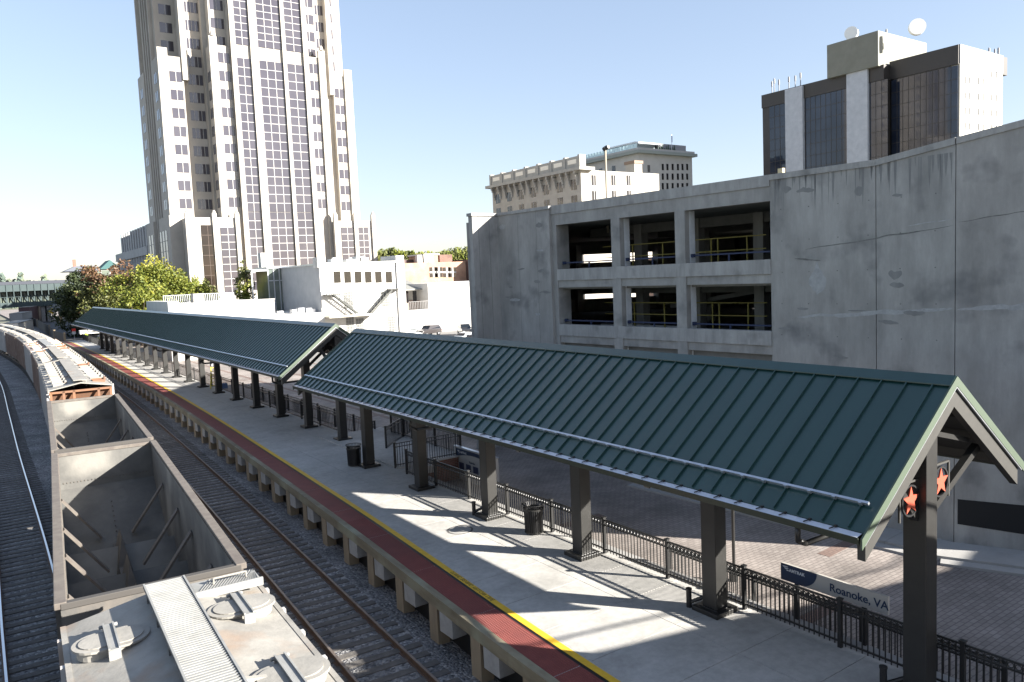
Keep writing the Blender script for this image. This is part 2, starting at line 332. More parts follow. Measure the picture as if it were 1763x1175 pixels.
# plaza behind the fence
pz = MB(); pz.box(14.3, 120, -40, 29.6, -1.3, -1.0); pz.box(15.75, 120, 29.6, 152, -1.3, -1.0); pz.box(13.4,120,152,600,-1.3,-1.0); pz.build('plaza', m_paver, kind='structure')
MB().box(14.3, 14.75, -12, 29.4, -1.0, -.02).build('retaining_wall', m_side, kind=None, label='low concrete retaining wall holding up the platform behind the near fence', cat='wall')
MB().box(14.0, 90, 155, 330, -.999, -.996).build('street', m_asphalt, kind='structure')
MB().box(30, 110, 78, 140, -.999, -.996).build('parking_lot', M('parking lot', (.16,.155,.145), (.22,.21,.20), 1, .9), kind='structure')
for x in (17.5, 19.6, 21.7, 26, 31): MB().box(x, x+.35, 40, 150, -.999, -.995).build('paving_band', m_paver2, kind='structure')
for y in (11.2, 21.0, 33, 47, 60, 75): MB().box(14.9, 30 if y > 40 else 18.5, y, y+.4, -.999, -.9945).build('paving_band', m_paver2, kind='structure')
# sidewalk along the garage with kerb
JO = Vector((24.36, 11.48, 0)); UU = Vector((-.0698, .9976, 0)); VV = Vector((-.9976, -.0698, 0))
def GW(u, v, z): return JO + UU*u + VV*v + Vector((0,0,z))
GT = Matrix(((UU.x, VV.x, 0, JO.x), (UU.y, VV.y, 0, JO.y), (0, 0, 1, 0), (0, 0, 0, 1)))
sw = MB(GT)
for a in range(0, 8):
    sw.box(a*1.5+.006, a*1.5+1.494, .0, 1.35, -1.2, -.86)
sw.build('sidewalk', m_side, kind='structure')
D2 = Vector((.408, -.913, 0)); N2 = Vector((-.913, -.408, 0))
GT2 = Matrix(((D2.x, N2.x, 0, JO.x), (D2.y, N2.y, 0, JO.y), (0, 0, 1, 0), (0, 0, 0, 1)))
sw = MB(GT2)
for a in range(0, 8): sw.box(a*1.9+.006-.45*(a == 0), a*1.9+1.894, .0, 1.42, -1.2, -.862)
sw.build('sidewalk', m_side, kind='structure')
MB(GT2).box(-.3, 15, 1.43, 1.85, -1.2, -.93).build('kerb', m_side, kind='structure')
sw = MB(GT); sw.box(0, 12, 1.36, 1.75, -1.2, -.935); sw.build('kerb', m_side, kind='structure')
MB(GT).box(2.2, 2.6, 1.76, 3.4, -1.1, -.993).build('paving_band', m_paver2, kind='structure')
# ------------------------------------------------------------------ canopies
m_soff = M('dark soffit', (.018,.018,.017), None, 1, .7)
def canopy(label, X, Y0, Y1, zr, ze, hw, px, pys, stars):
    root = thing('platform_canopy', label, 'canopy', (X, (Y0+Y1)/2, 0), 'green roofed canopies over the platform')
    sl_ = (zr-ze)/hw; th = math.atan(sl_); HW, ZE = hw, ze
    zz = lambda dx: zr - sl_*abs(dx)
    for s in (-1, 1):
        hw = HW if s < 0 else HW*.905; ze = zz(hw)
        b = MB(); b.hexa([(X,Y0,zr-.10),(X+s*hw,Y0,ze-.10),(X+s*hw,Y1,ze-.10),(X,Y1,zr-.10),(X,Y0,zr),(X+s*hw,Y0,ze),(X+s*hw,Y1,ze),(X,Y1,zr)])
        # standing seams belong to the roof sheet
        y = Y0+.30
        nrm = Vector((s*math.sin(th), 0, math.cos(th)))
        while y < Y1-.1:
            p = Vector((X+s*.16, y, zz(.16)))+nrm*.02; q = Vector((X+s*(hw-.02), y, zz(hw-.02)))+nrm*.02
            b.beam(p, q, .022, .05, up=nrm); y += .474
        b.build('roof_slope', m_green, root)
        MB().hexa([(X,Y0+.05,zr-.125),(X+s*(hw-.03),Y0+.05,ze-.125),(X+s*(hw-.03),Y1-.05,ze-.125),(X,Y1-.05,zr-.125),(X,Y0+.05,zr-.103),(X+s*(hw-.03),Y0+.05,ze-.103),(X+s*(hw-.03),Y1-.05,ze-.103),(X,Y1-.05,zr-.103)]).build('soffit', m_soff, root)
        # gutter
        g = MB(); gx = X+s*hw
        prof = [(0,-.02),(0,-.16),(.15,-.16),(.19,-.035),(.175,-.035),(.14,-.145),(.012,-.145),(.012,-.02)]
        n = len(prof); vs = [(gx+s*a, y, ze+c) for y in (Y0+.02, Y1-.02) for a, c in prof]
        g.add(vs, [(i, (i+1) % n, n+(i+1) % n, n+i) for i in range(n)]+[tuple(range(n)), tuple(range(2*n-1, n-1, -1))])
        g.build('gutter', m_gut, root)
        ln = MB(); ln.add([(gx+s*.014,Y0+.05,ze-.012),(gx+s*.172,Y0+.05,ze-.045),(gx+s*.172,Y1-.05,ze-.045),(gx+s*.014,Y1-.05,ze-.012)],[(0,1,2,3)]); ln.build('gutter_lining', M('gutter guard', (.55,.57,.62), None, 1, .4, metal=.3), root)
        # gutter hangers
        if s < 0:
            h = MB(); y = Y0+.5; st = .48
            while y < Y1: h.beam((gx+.02,y,ze+.01),(gx-.15,y+.04,ze-.015),.018,.015); h.beam((gx-.03,y-.02,ze+.01),(gx-.03,y+.02,ze+.01),.03,.04); y += st
            h.build('gutter_hanger', m_black, root, kind='stuff')
            # snow guard bar on clamps
            g = MB(); d = hw-.42; c = Vector((X-d, 0, zz(d))) + nrm*.075
            g.beam((c.x, Y0+.16, c.z), (c.x, Y1-.16, c.z), .045, .055, up=nrm); g.build('snow_guard', m_galv, root)
            g = MB(); y = Y0+.3
            while y < Y1-.1: g.beam((c.x-.03*0, y-.03, c.z-.015), (c.x, y+.03, c.z-.015), .06, .075, up=nrm); y += .474
            g.build('guard_clamp', m_galv, root, kind='stuff')
    # ridge cap
    rc = MB()
    for s in (-1, 1):
        rc.hexa([(X,Y0-.01,zr+.045),(X+s*.2,Y0-.01,zz(.2)+.045),(X+s*.2,Y1+.01,zz(.2)+.045),(X,Y1+.01,zr+.045),(X,Y0-.01,zr+.065),(X+s*.2,Y0-.01,zz(.2)+.065),(X+s*.2,Y1+.01,zz(.2)+.065),(X,Y1+.01,zr+.065)])
    rc.build('ridge_cap', m_green, root)
    # gable fascias, drip edge and rafter beams at both ends
    for e, (yy, dirn) in enumerate(((Y0, -1), (Y1, 1))):
        for s in (-1, 1):
            hw = HW if s < 0 else HW*.905
            def slab(t0, t1, ya, yb, x_in=0, x_out=hw+.0):
                ya, yb = min(ya,yb), max(ya,yb)
                return [(X+s*x_in,ya,zz(x_in)+t0),(X+s*x_out,ya,zz(x_out)+t0),(X+s*x_out,yb,zz(x_out)+t0),(X+s*x_in,yb,zz(x_in)+t0),(X+s*x_in,ya,zz(x_in)+t1),(X+s*x_out,ya,zz(x_out)+t1),(X+s*x_out,yb,zz(x_out)+t1),(X+s*x_in,yb,zz(x_in)+t1)]
            MB().hexa(slab(-.125, .055, yy+dirn*.002, yy+dirn*.035, 0, hw+.15)).build('gable_fascia', m_greenf, root)
            MB().hexa(slab(-.155, -.127, yy-dirn*.02, yy+dirn*.028, 0, hw+.05)).build('drip_edge', m_galv, root)
            MB().hexa(slab(-.50, -.158, yy-dirn*.02, yy-dirn*.16, 0, hw-.03)).build('gable_rafter', m_beam, root)
    # purlins along the roof
    pb = []
    for s in (-1, 1):
        for d in (.75, 1.5, 2.25):
            c = Vector((X+s*d, 0, zz(d)-.19)); b = MB(); b.beam((c.x, Y0+.17, c.z), (c.x, Y1-.17, c.z), .09, .16); b.build('purlin', m_bronze, root)
    for k, py in enumerate(pys):
        top = zz(px-X)-.16
        b = MB(); b.box(px-.19, px+.19, py-.21, py+.21, .0, min(top, zz(px+.19-X)-.16, zz(px-.19-X)-.16)); p = b.build('post', m_bronze, root, bev=.012)
        pl = MB(); pl.box(px-.375, px+.375, py-.375, py+.375, .004, .115); pl.box(px-.25, px+.25, py-.27, py+.27, .115, .135); pl.build('plinth', m_bronze, p, bev=.01)
        r = MB(); ze = ZE
        for s in (-1, 1):
            hw = HW if s < 0 else HW*.905
            a = (X, py, zz(0)-.33); q = (X+s*(hw-.1), py, zz(hw-.1)-.28)
            if not (k == 0 and stars): r.beam(a, q, .15, .3)
        # struts: from the post up and out to both rafters, and a tie between them
        zl, zrr = 3.45, 3.45; off = zr-5.8
        r.beam((px-.17, py, 3.38+off), (px-.95, py, zz(px-.95-X)-.42), .13, .13)
        r.beam((px+.17, py, 3.32+off), (X+1.45, py, zz(1.45)-.42), .13, .13)
        r.beam((px+.17, py, zz(.9)-.25), (X+1.1, py, zz(1.1)-.5), .09, .09)
        if r.v: r.build('truss', m_bronze, root)
        if k % 3 == 0:      # downspout from the gutter back to the post and its boot
            ds = MB(); gx = X-HW-.05; dy = py+.9
            ds.tube([(gx, dy, ze-.15), (gx, dy, ze-.42), (gx+.22, dy, ze-.52), (px-.1, dy-.1, ze-.50)], .05, 8); ds.build('downspout', m_bronze, root, smooth=True)
        if k in (0, 1, 3) and stars:
            bt = MB(); bt.cyl((px-.30, py+.52, 0), (px-.30, py+.52, .42), .065, 10); bt.cyl((px-.30, py+.52, .42), (px-.30, py+.52, .46), .075, 10); bt.cyl((px-.28,py+.5,.12),(px-.05,py+.1,.36),.045,8); bt.build('drain_boot', m_black, root, smooth=False)
    if stars:
        py = pys[0]
        for cx_, cz in ((13.16, 3.76), (14.20, 3.90)):
            b = MB(); h = .33
            for (p, q) in (((cx_-h,cz+h),(cx_+h,cz+h)), ((cx_+h,cz+h),(cx_+h,cz-h)), ((cx_-h,cz-h),(cx_-h,cz+h))):
                b.beam((p[0],py-.05,p[1]), (q[0],py-.05,q[1]), .035, .035)
            fr = b.build('emblem_frame', m_beam, root)
            MB().ring((cx_, py-.06, cz), (0,1,0), .27, .03, 24, .04).build('ring', m_black, fr)
            st = []
            for i in range(10):
                rr = .26 if i % 2 == 0 else .11; t = math.pi/2 + i*math.pi/5
                st.append((cx_+rr*math.cos(t), cz+rr*math.sin(t)))
            MB().add([(x, py-.085, z) for x, z in st]+[(x, py-.06, z) for x, z in st], [tuple(range(10)), tuple(range(19,9,-1))]+[(i,(i+1)%10,10+(i+1)%10,10+i) for i in range(10)]).build('star', M('orange star', (.38,.058,.025), None, 1, .6), fr)
    return root
canopy('nearer green metal gabled canopy with orange stars at its end', 14.25, 6.70, 32.75, 5.80, 3.65, 2.89, 13.62, [7.0+4.743*i for i in range(6)], True)
canopy('long farther green metal gabled canopy reaching toward the trees', 14.86, 36.55, 126.5, 5.88, 3.66, 2.88, 15.0, [36.85+4.743*i for i in range(19)], False)
# ------------------------------------------------------------------ iron picket fences
def fence(name, label, pts, z0=0, H=1.05, step=.12, rings=True, pstep=2.42, group=None, mat=None, drop=0):
    mat = mat or m_black; a0 = Vector((*pts[0], z0)); root = thing(name, label, 'fence', a0, group)
    for (p, q) in zip(pts[:-1], pts[1:]):
        p = Vector((*p, z0)); q = Vector((*q, z0)); L_ = (q-p).length; d = (q-p)/L_; n = max(1, round(L_/pstep))
        for i in range(n+1):
            c = p+d*(L_*i/n)
            if i < n or q == Vector((*pts[-1], z0)):
                po = MB().box(c.x-.04, c.x+.04, c.y-.04, c.y+.04, z0-drop, z0+H+.05).build('post', mat, root)
                MB().box(c.x-.055, c.x+.055, c.y-.055, c.y+.055, z0+H+.05, z0+H+.075).build('cap', mat, po)
            if i < n:
                c2 = p+d*(L_*(i+1)/n); b = MB()
                for zz in (H, H-.15, .13): b.beam(c+Vector((0,0,zz)), c2+Vector((0,0,zz)), .035, .035)
                l = L_/n; k = int(l/step)
                for j in range(1, k):
                    x = c+d*(l*j/k); b.beam(x+Vector((0,0,.05)), x+Vector((0,0,H)), .02, .02, up=d)
                    if rings: b.ring(x+d*(l/k/2)+Vector((0,0,H-.075)), d.cross(Vector((0,0,1))), .048, .014, 8, .014)
                b.build('picket_panel', mat, root)
    return root
m_fence = M('black fence paint', (.016,.016,.016), None, 1, .4)
fence('iron_fence', 'black iron picket fence with ring band along the near platform', [(14.2, 4.1), (14.2, 28.3)], mat=m_fence, H=.98)
fence('iron_fence', 'black iron picket fence along the back of the shaded far platform', [(15.62, 38.6), (15.62, 150)], rings=False, step=.2, mat=m_fence, pstep=2.9)
fence('iron_railing', 'black railing around the brick stair landing', [(14.3, 29.55), (17.55, 29.55), (17.55, 36.5)], rings=False, mat=m_fence, group='railings by the stair landing')
fence('iron_railing', 'short black railing from the stair landing toward the ramp', [(15.65, 33.2), (19.3, 36.8)], rings=False, mat=m_fence)
fence('iron_railing', 'black ramp railing standing behind the far fence on the plaza side', [(17.3, 38.0), (17.3, 60)], z0=-.6, rings=False, step=.2, mat=m_fence, pstep=2.9)
fence('iron_railing', 'lower black railing just behind the near fence beside the city name sign', [(15.1, 6.2), (15.1, 14.6)], z0=-.55, H=1.0, mat=m_fence)
MB().box(14.3, 17.7, 29.4, 38.2, -1.0, -.004).build('brick_landing', m_brick, label='brick walled stair landing beside the platform with concrete top', cat='landing')
lt = MB(); lt.box(14.3, 17.78, 29.35, 38.25, -.003, .05); lt.build('landing_slab', m_conc, [o for o in bpy.data.objects if o.name == 'brick_landing'][0])
b = MB()
for i in range(6): b.box(15.75, 17.7, 38.26+i*.3, 38.55+i*.3, -1.0, -.0-.16*(i+1))
b.build('stair_steps', m_side, label='concrete steps going down from the landing to the plaza', cat='steps')
# trash cans
def trash(loc, label):
    r = thing('trash_can', label, 'trash can', loc, 'ribbed black trash cans on the platform'); x, y, z = loc
    b = MB(); n = 30
    b.cyl((x,y,z+.03),(x,y,z+.78),.245,n)
    for i in range(n):
        t = 2*math.pi*i/n; c = Vector((x+.275*math.cos(t), y+.275*math.sin(t), 0)); c2 = Vector((x+.30*math.cos(t), y+.30*math.sin(t), 0)); tg = Vector((-math.sin(t), math.cos(t), 0))
        b.beam(c+Vector((0,0,z+.03)), c2+Vector((0,0,z+.74)), .03, .012, up=Vector((math.cos(t),math.sin(t),0)))
    b.build('slatted_body', m_black, r)
    MB().ring((x,y,z+.77),(0,0,1),.31,.025,30,.05).build('band', m_bronze, r); MB().ring((x,y,z+.07),(0,0,1),.285,.02,30,.04).build('band', m_bronze, r)
    c = MB(); nn = 30
    for i in range(nn):
        a = 2*math.pi*i/nn; c.beam((x+.25*math.cos(a), y+.25*math.sin(a), z+.78), (x+.335*math.cos(a), y+.335*math.sin(a), z+.92), .02, .01)
    c.ring((x,y,z+.92),(0,0,1),.335,.03,30,.02); c.build('flared_rim', m_black, r)
trash((13.75, 18.95, 0), 'black slatted trash can standing in sunlight against the near fence')
q = aZ(623, 797, 0); trash((13.2, 31.3, 0), 'black slatted trash can in shade behind a canopy post')
# city name sign
root = thing('station_sign', 'long grey and navy station name sign lettered Roanoke, VA beyond the near fence', 'sign', (14.7, 9.45, -1))
sx = 14.7; ya, yb = 10.70, 8.18; zt, zb = 1.19, .80
s_ = MB().box(sx-.03, sx+.03, yb, ya, zb, zt).build('sign_panel', M('light grey sign face', (.42,.40,.37), None, 1, .5), root)
m_navy = M('navy sign face', (.012,.03,.075), None, 1, .45)
pts = [(ya-.002, zt-.002), (ya-.002, zb+.002)] + [(ya-.50-.42*math.sin(i/10*math.pi/2), zb+.002+(zt-zb-.004)*(1-math.cos(i/10*math.pi/2))) for i in range(11)]
n = len(pts); nv = MB(); nv.add([(sx-.034, a, c) for a, c in pts]+[(sx-.030, a, c) for a, c in pts], [tuple(range(n)), tuple(range(2*n-1, n-1, -1))]+[(i, (i+1) % n, n+(i+1) % n, n+i) for i in range(n)]); nv.build('navy_corner', m_navy, root)
text('lettering', 'Roanoke, VA', .245, m_navy, root, frame((sx-.036, ya-1.22, zb+.11), (0,-1,0), (0,0,1), (-1,0,0)), .001, .004)
m_lw = M('white lettering', (.6,.62,.65))
text('lettering', 'AMTRAK', .10, m_lw, root, frame((sx-.037, ya-.22, zt-.155), (0,-1,0), (0,0,1), (-1,0,0)), .001, .003)
def logo(root, x, y, z, s):
    b = MB()
    for k in range(3):
        o = k*.04*s; b.add([(x, y-o*1.3, z-o), (x, y-.17*s-o*.3, z-o), (x, y-.14*s-o*.3, z-o-.022*s), (x, y-.03*s-o*1.3, z-o-.026*s)], [(0,1,2,3)])
    b.build('chevron_logo', m_lw, root)
logo(root, sx-.037, ya-.04, zt-.05, .95)
for y in (10.3, 8.7): MB().box(sx-.04, sx+.04, y-.04, y+.04, -1, zb).build('post', m_black, root)
# information panel
root = thing('information_panel', 'upright grey station information panel with navy header standing on the plaza', 'information panel', (17.4, 28.6, -1))
x = 17.4; MB().box(x-.07, x+.07, 26.4, 29.75, -1, .42).build('panel_body', M('grey panel face', (.42,.41,.39), None, 1, .5), root)
hd = MB(); pts = [(29.6,.38),(29.6,.0)]+[(29.6-3.1*t, .0+.22*math.sin(t*math.pi)*1.0) for t in [i/10 for i in range(1,11)]]+[(26.5,.38)]; n = len(pts)
hd.add([(x-.075,a,c) for a,c in pts]+[(x-.071,a,c) for a,c in pts], [tuple(range(n)), tuple(range(2*n-1,n-1,-1))]+[(i,(i+1)%n,n+(i+1)%n,n+i) for i in range(n)]); hd.build('navy_header', m_navy, root)
MB().box(x-.085, x+.085, 26.35, 29.8, .42, .46).build('top_rail', m_galv, root)
for i in range(5): MB().box(x-.078, x-.071, 29.35-i*.58-.40, 29.35-i*.58, -.75, -.22).build('poster', M('dark poster', (.02,.03,.07), (.06,.07,.12), 8, .3), root)
text('lettering', 'AMTRAK', .13, m_lw, root, frame((x-.079, 29.2, .20), (0,-1,0), (0,0,1), (-1,0,0)), .001, .003); logo(root, x-.079, 29.45, .30, 1.1)
text('lettering', 'Roanoke', .13, m_navy, root, frame((x-.076, 28.5, -.14), (0,-1,0), (0,0,1), (-1,0,0)), .001, .003)
# thin lamp pole on the plaza
root = thing('light_pole', 'slim dark light pole on the plaza just behind the near canopy post', 'light pole', (17.25, 14.15, -1))
MB().cyl((17.25,14.15,-1),(17.25,14.15,3.3),.045,8).build('pole', m_bronze, root); MB().box(17.0,17.5,14.0,14.3,3.3,3.38).build('lamp_head', m_bronze, root)
MB().cyl((17.25,14.15,-1),(17.25,14.15,-.8),.12,10).build('base', m_bronze, root)
# ------------------------------------------------------------------ parking garage
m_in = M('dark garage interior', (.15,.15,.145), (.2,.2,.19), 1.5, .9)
m_yr = M('yellow rail paint', (.30,.25,.06)); m_br = M('blue rail paint', (.02,.03,.075))
root = thing('parking_garage', 'large grey concrete parking garage with open decks and a long blank wall', 'parking garage', (30, 25, -1))
T0_ = 11.15
def wpan(T, u0, u1, z0, z1, va=-.35, vb=0.0): return MB(T).hexa([(u0,va,-1.1),(u1,va,-1.1),(u1,vb,-1.1),(u0,vb,-1.1),(u0,va,z0-.2),(u1,va,z1-.2),(u1,vb,z1-.2),(u0,vb,z0-.2)])
wpan(GT, .012, 2.38, 11.46, T0_).build('wall_panel', m_gar, root); wpan(GT, 2.405, 6.22, T0_, T0_).build('wall_panel', m_gar, root)
wpan(GT2, .012, 3.1, 11.46, 12.0).build('wall_panel', m_gar, root)
wpan(GT, .1, 6.2, 11.3, 11.3, -.5, -.352).build('wall_backing', m_black, root)
for T, a, b2, z0, z1 in ((GT, .01, 2.39, 11.46, T0_), (GT, 2.395, 6.22, T0_, T0_), (GT2, .01, 3.1, 11.46, 12.0)):
    MB(T).hexa([(a,-.4,z0-.197),(b2,-.4,z1-.197),(b2,.05,z1-.197),(a,.05,z0-.197),(a,-.4,z0),(b2,-.4,z1),(b2,.05,z1),(a,.05,z0)]).build('coping', m_gar2, root)
def blob(name, mt, T, u0, u1, z0, z1, slope=0, n=30, amp=.5, v=.003):
    m = MB(T); top = []; bot = []
    for i in range(n+1):
        t = i/n; u = u0+(u1-u0)*t; e = math.sin(math.pi*min(1, max(0, t)))**.5+.02
        k1 = noise.noise(Vector((u*2.9+z0, z0*3, 1)))*amp+noise.noise(Vector((u*9+z0, z0*3, 1)))*amp*.5; k2 = noise.noise(Vector((u*2.7, z0*5, 7)))*amp+noise.noise(Vector((u*8, z0*5, 7)))*amp*.5
        zm = (z0+z1)/2+slope*(u-(u0+u1)/2)+.05*noise.noise(Vector((u*1.5, z0, 3))); hh = (z1-z0)/2*e
        top.append((u, v, zm+hh*max(.05, .6+k1))); bot.append((u, v, zm-hh*max(.05, .6+k2)))
    m.add(bot+top, [(i, i+1, n+2+i, n+1+i) for i in range(n)]); return m.build(name, mt, root)
m_st2 = M('soft weather stain', (.17,.17,.168), (.22,.22,.215), 3, .9, stretch=(1,1,.4)); m_ef2 = M('soft pale deposit', (.27,.275,.275), (.35,.355,.355), 6, .9)
blob('pale_deposit_line', m_ef2, GT, .05, 5.2, 6.1, 6.32, -.06); blob('pale_deposit_line', m_effl, GT, .05, 1.9, 6.28, 6.36, -.07, v=.006)
blob('crack_stain', m_stain, GT, .05, 4.9, 8.6, 8.67, -.10); blob('pale_deposit_line', m_effl, GT, .05, 1.4, 9.0, 9.05, -.10, v=.006)
blob('pale_patch', m_ef2, GT, 4.1, 4.75, 6.6, 8.0); blob('crack_stain', m_stain, GT, 4.3, 5.3, 8.0, 8.1, .1, v=.006)
for k in range(16):
    u = random.Random(k).uniform(.3, 5.6); z = random.Random(k+50).uniform(2, 10.6); w_ = random.Random(k+9).uniform(.2, .7)
    blob('weather_stain', m_st2, GT, u, u+w_, z, z+random.Random(k+3).uniform(.05, .5), .05, v=.0025+k*.0003)
for k in range(14):
    u = random.Random(k+100).uniform(17.9, 21.3); z = random.Random(k+150).uniform(3, 10.3)
    blob('weather_stain', m_st2 if k % 3 else m_ef2, GT, u, u+random.Random(k+9).uniform(.25, .9), z, z+random.Random(k+3).uniform(.05, .45), .02, v=.163+k*.0003)
MB(GT2).hexa([(.10,.0,-.27),(2.9,.0,-.42),(2.9,.012,-.42),(.10,.012,-.27),(.10,.0,.51),(2.9,.0,.52),(2.9,.012,.52),(.10,.012,.51)]).build('black_painted_patch', M('flat black paint', (.008,.008,.009), None, 1, .8), root)
blob('pale_deposit_line', m_ef2, GT2, .05, 3.0, 6.3, 6.55, .06); blob('crack_stain', m_stain, GT2, .05, 3.0, 9.1, 9.15, .1)
rnd_ = random.Random(5); dr = MB(GT); th_ = MB(GT)
for k in range(46):
    u = rnd_.uniform(.1, 6.1); l = rnd_.uniform(.2, 1.3); w_ = rnd_.uniform(.015, .06); zt_ = 11.24-.2 if u < 2.3 else T0_-.2
    dr.add([(u-w_,.0025,zt_),(u+w_,.0025,zt_),(u+w_*.5,.0025,zt_-l*.6),(u,.0025,zt_-l),(u-w_*.6,.0025,zt_-l*.5)], [(0,1,2,3,4)])
dr.build('drip_streak', m_st2, root, kind='stuff')
for a in range(6):
    for c_ in range(10):
        u, z = .55+a*1.05+.03*math.sin(a*7+c_), -.2+c_*1.12
        th_.cyl((u,.0,z),(u,.004,z), .022, 8)
th_.build('tie_hole', m_stain, root, kind='stuff')
def fbox(name, mt, u0, u1, v0, v1, z0, z1): return MB(GT).box(u0, u1, v0, v1, z0, z1).build(name, mt, root)
U0, U1 = 6.223, 17.95
fbox('top_parapet', m_gar2, U0, U1, -.3, .05, 10.745, T0_); fbox('edge_beam', m_gar, U0, U1, -.3, .0, 10.22, 10.742)
for dz in (0, -2.62, -5.45, -8.2):
    fbox('edge_beam', m_gar, U0, U1-.3, -.3, -.03, 7.26+dz, 7.597+dz); fbox('parapet', m_gar2, U0, U1-.3, -.25, .04, 7.6+dz, 8.13+dz)
for u0, u1 in ((13.57, 14.08), (10.05, 10.55)):
    fbox('column', m_gar, u0, u1, -.62, .02, -1, 10.22); fbox('white_column_face', m_white, u0-.014, u0-.002, -.60, -.26, -1, 10.2)  # column sides get a whiter tone than the fronts
fbox('column', m_white, 6.225, 6.42, -.62, -.31, -1, 10.2); fbox('column', m_gar, 17.65, 17.95, -.8, -.001, -1, 10.22)
fbox('corner_wall', m_gar, 17.952, 22.0, -.35, .16, -1.1, 11.0); fbox('coping', m_gar2, 17.9, 22.03, -.38, .22, 11.003, 11.15)
c0 = GW(22.0, .16, 0)
MB().box(21.15, c0.x+.02, c0.y-.06, c0.y+.3, -1.1, 11.0).build('corner_wall', m_gar, root)
MB().box(21.08, c0.x+.06, c0.y-.12, c0.y+.35, 11.003, 11.15).build('coping', m_gar2, root)
for x in (21.5, 22.15): MB().box(x, x+.02, c0.y-.063, c0.y-.05, -1, 10.98).build('panel_joint', m_stain, root)
for u in (18.9, 20.3): MB(GT).box(u, u+.014, .15, .163, -1, 10.98).build('panel_joint', m_stain, root)
A = JO+D2*3.1+N2*-.36; J2 = JO+VV*-.36; B = GW(22.0, -.3, 0); Cc = Vector((21.2, c0.y+.31, 0)); D = Vector((34, 50.5, 0)); E_ = Vector((50, 40, 0)); F = A + Vector((.95, .30, 0))*17
poly = [(p.x, p.y) for p in (A, J2, B, Cc, D, E_, F)]
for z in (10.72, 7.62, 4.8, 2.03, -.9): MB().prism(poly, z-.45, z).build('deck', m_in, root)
def wseg(p, q, z0, z1, t, name, mt):
    MB().beam(Vector((p.x, p.y, (z0+z1)/2)), Vector((q.x, q.y, (z0+z1)/2)), t, z1-z0).build(name, mt, root)
wseg(A, F, -1.1, 11.2, .3, 'end_wall', m_gar); wseg(Cc, D, -1.1, 10.7, .3, 'side_wall', m_gar)
for (p, q) in ((D, E_), (E_, F)):
    for z in (10.72, 7.62, 4.8, 2.03): wseg(p, q, z-.5, z+1.0, .25, 'rear_parapet', m_gar2)
    n = int((q-p).length/6)
    for i in range(n+1):
        c = p.lerp(q, i/n); MB().box(c.x-.3, c.x+.3, c.y-.3, c.y+.3, -1, 10).build('rear_column', m_gar, root)
        if i < n:
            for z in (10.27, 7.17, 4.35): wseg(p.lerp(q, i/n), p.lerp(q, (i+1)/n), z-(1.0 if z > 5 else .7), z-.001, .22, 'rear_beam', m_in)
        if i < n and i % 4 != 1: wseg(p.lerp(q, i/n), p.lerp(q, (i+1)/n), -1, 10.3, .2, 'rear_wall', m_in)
for u in (17.2, 13.6, 10.1, 6.4, 2.0):
    for v in (-5.5, -11.2): MB(GT).box(u, u+.5, v-.5, v, -1, 10.27).build('inner_column', m_gar2, root)
for v in (-5.6,-11.3):
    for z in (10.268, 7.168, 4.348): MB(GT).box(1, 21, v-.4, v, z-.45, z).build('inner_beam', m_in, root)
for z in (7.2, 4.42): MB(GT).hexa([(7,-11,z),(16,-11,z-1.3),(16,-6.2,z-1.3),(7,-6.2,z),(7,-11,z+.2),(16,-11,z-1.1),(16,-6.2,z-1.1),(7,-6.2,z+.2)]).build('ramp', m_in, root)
for z in (8.42, 5.68):
    for a, b2 in ((14.1, 17.6), (10.57, 13.55), (6.45, 10.03)):
        r_b = MB(GT); r_b.beam((a,-.34,z), (b2,-.34,z), .055, .055); m_ = (a+b2)/2
        r_b.beam((m_,-.34,z-.5), (m_,-.34,z), .055, .055); r_b.beam((b2-.14,-.34,z),(b2-.02,-.34,z),.14,.14); r_b.build('blue_guard_rail', m_br, root)
for z in (8.10, 5.32):
    for a, b2 in ((12.9, 17.6), (8.4, 12.3)):
        r_b = MB(GT)
        for dz in (.5, 1.05): r_b.beam((a,-3.1,z+dz), (b2,-3.1,z+dz), .04, .04)
        for u in (a+.9, (a+b2)/2+.4, b2-1.2): r_b.beam((u,-3.1,z-.1), (u,-3.1,z+1.05), .05, .05)
        r_b.build('yellow_guard_rail', m_yr, root)
    MB(GT).box(12.5, 18, -3.3, -3.15, z-.9, z-.02).build('inner_parapet', m_gar2, root)
# lamp mast on the garage roof
p = GW(11.6, -6, 0)
for z_ in (0,):
    b0 = aY(1044, 320, 30)
    r2 = thing('lamp_mast', 'tall lamp mast with twin floodlight heads rising from the garage roof', 'lamp mast', (b0.x, b0.y, 9.9))
    tp = aY(1046, 258, 30)
    MB().cyl((b0.x,b0.y,9.9),(b0.x,b0.y,tp.z),.055,8).build('mast', M('tan pole', (.30,.26,.20)), r2)
    MB().cyl((b0.x-.1,b0.y,tp.z),(b0.x+.12,b0.y,tp.z+.12),.11,8).cyl((b0.x+.05,b0.y,tp.z+.05),(b0.x+.05,b0.y-.2,tp.z+.1),.09,8).build('floodlight', m_black, r2)
bl = GW(5.85, -.15, 0); MB().box(bl.x-.07, bl.x+.07, bl.y-.1, bl.y+.1, 11.15, 11.33).build('junction_box', M('cream box', (.6,.5,.3)), root)
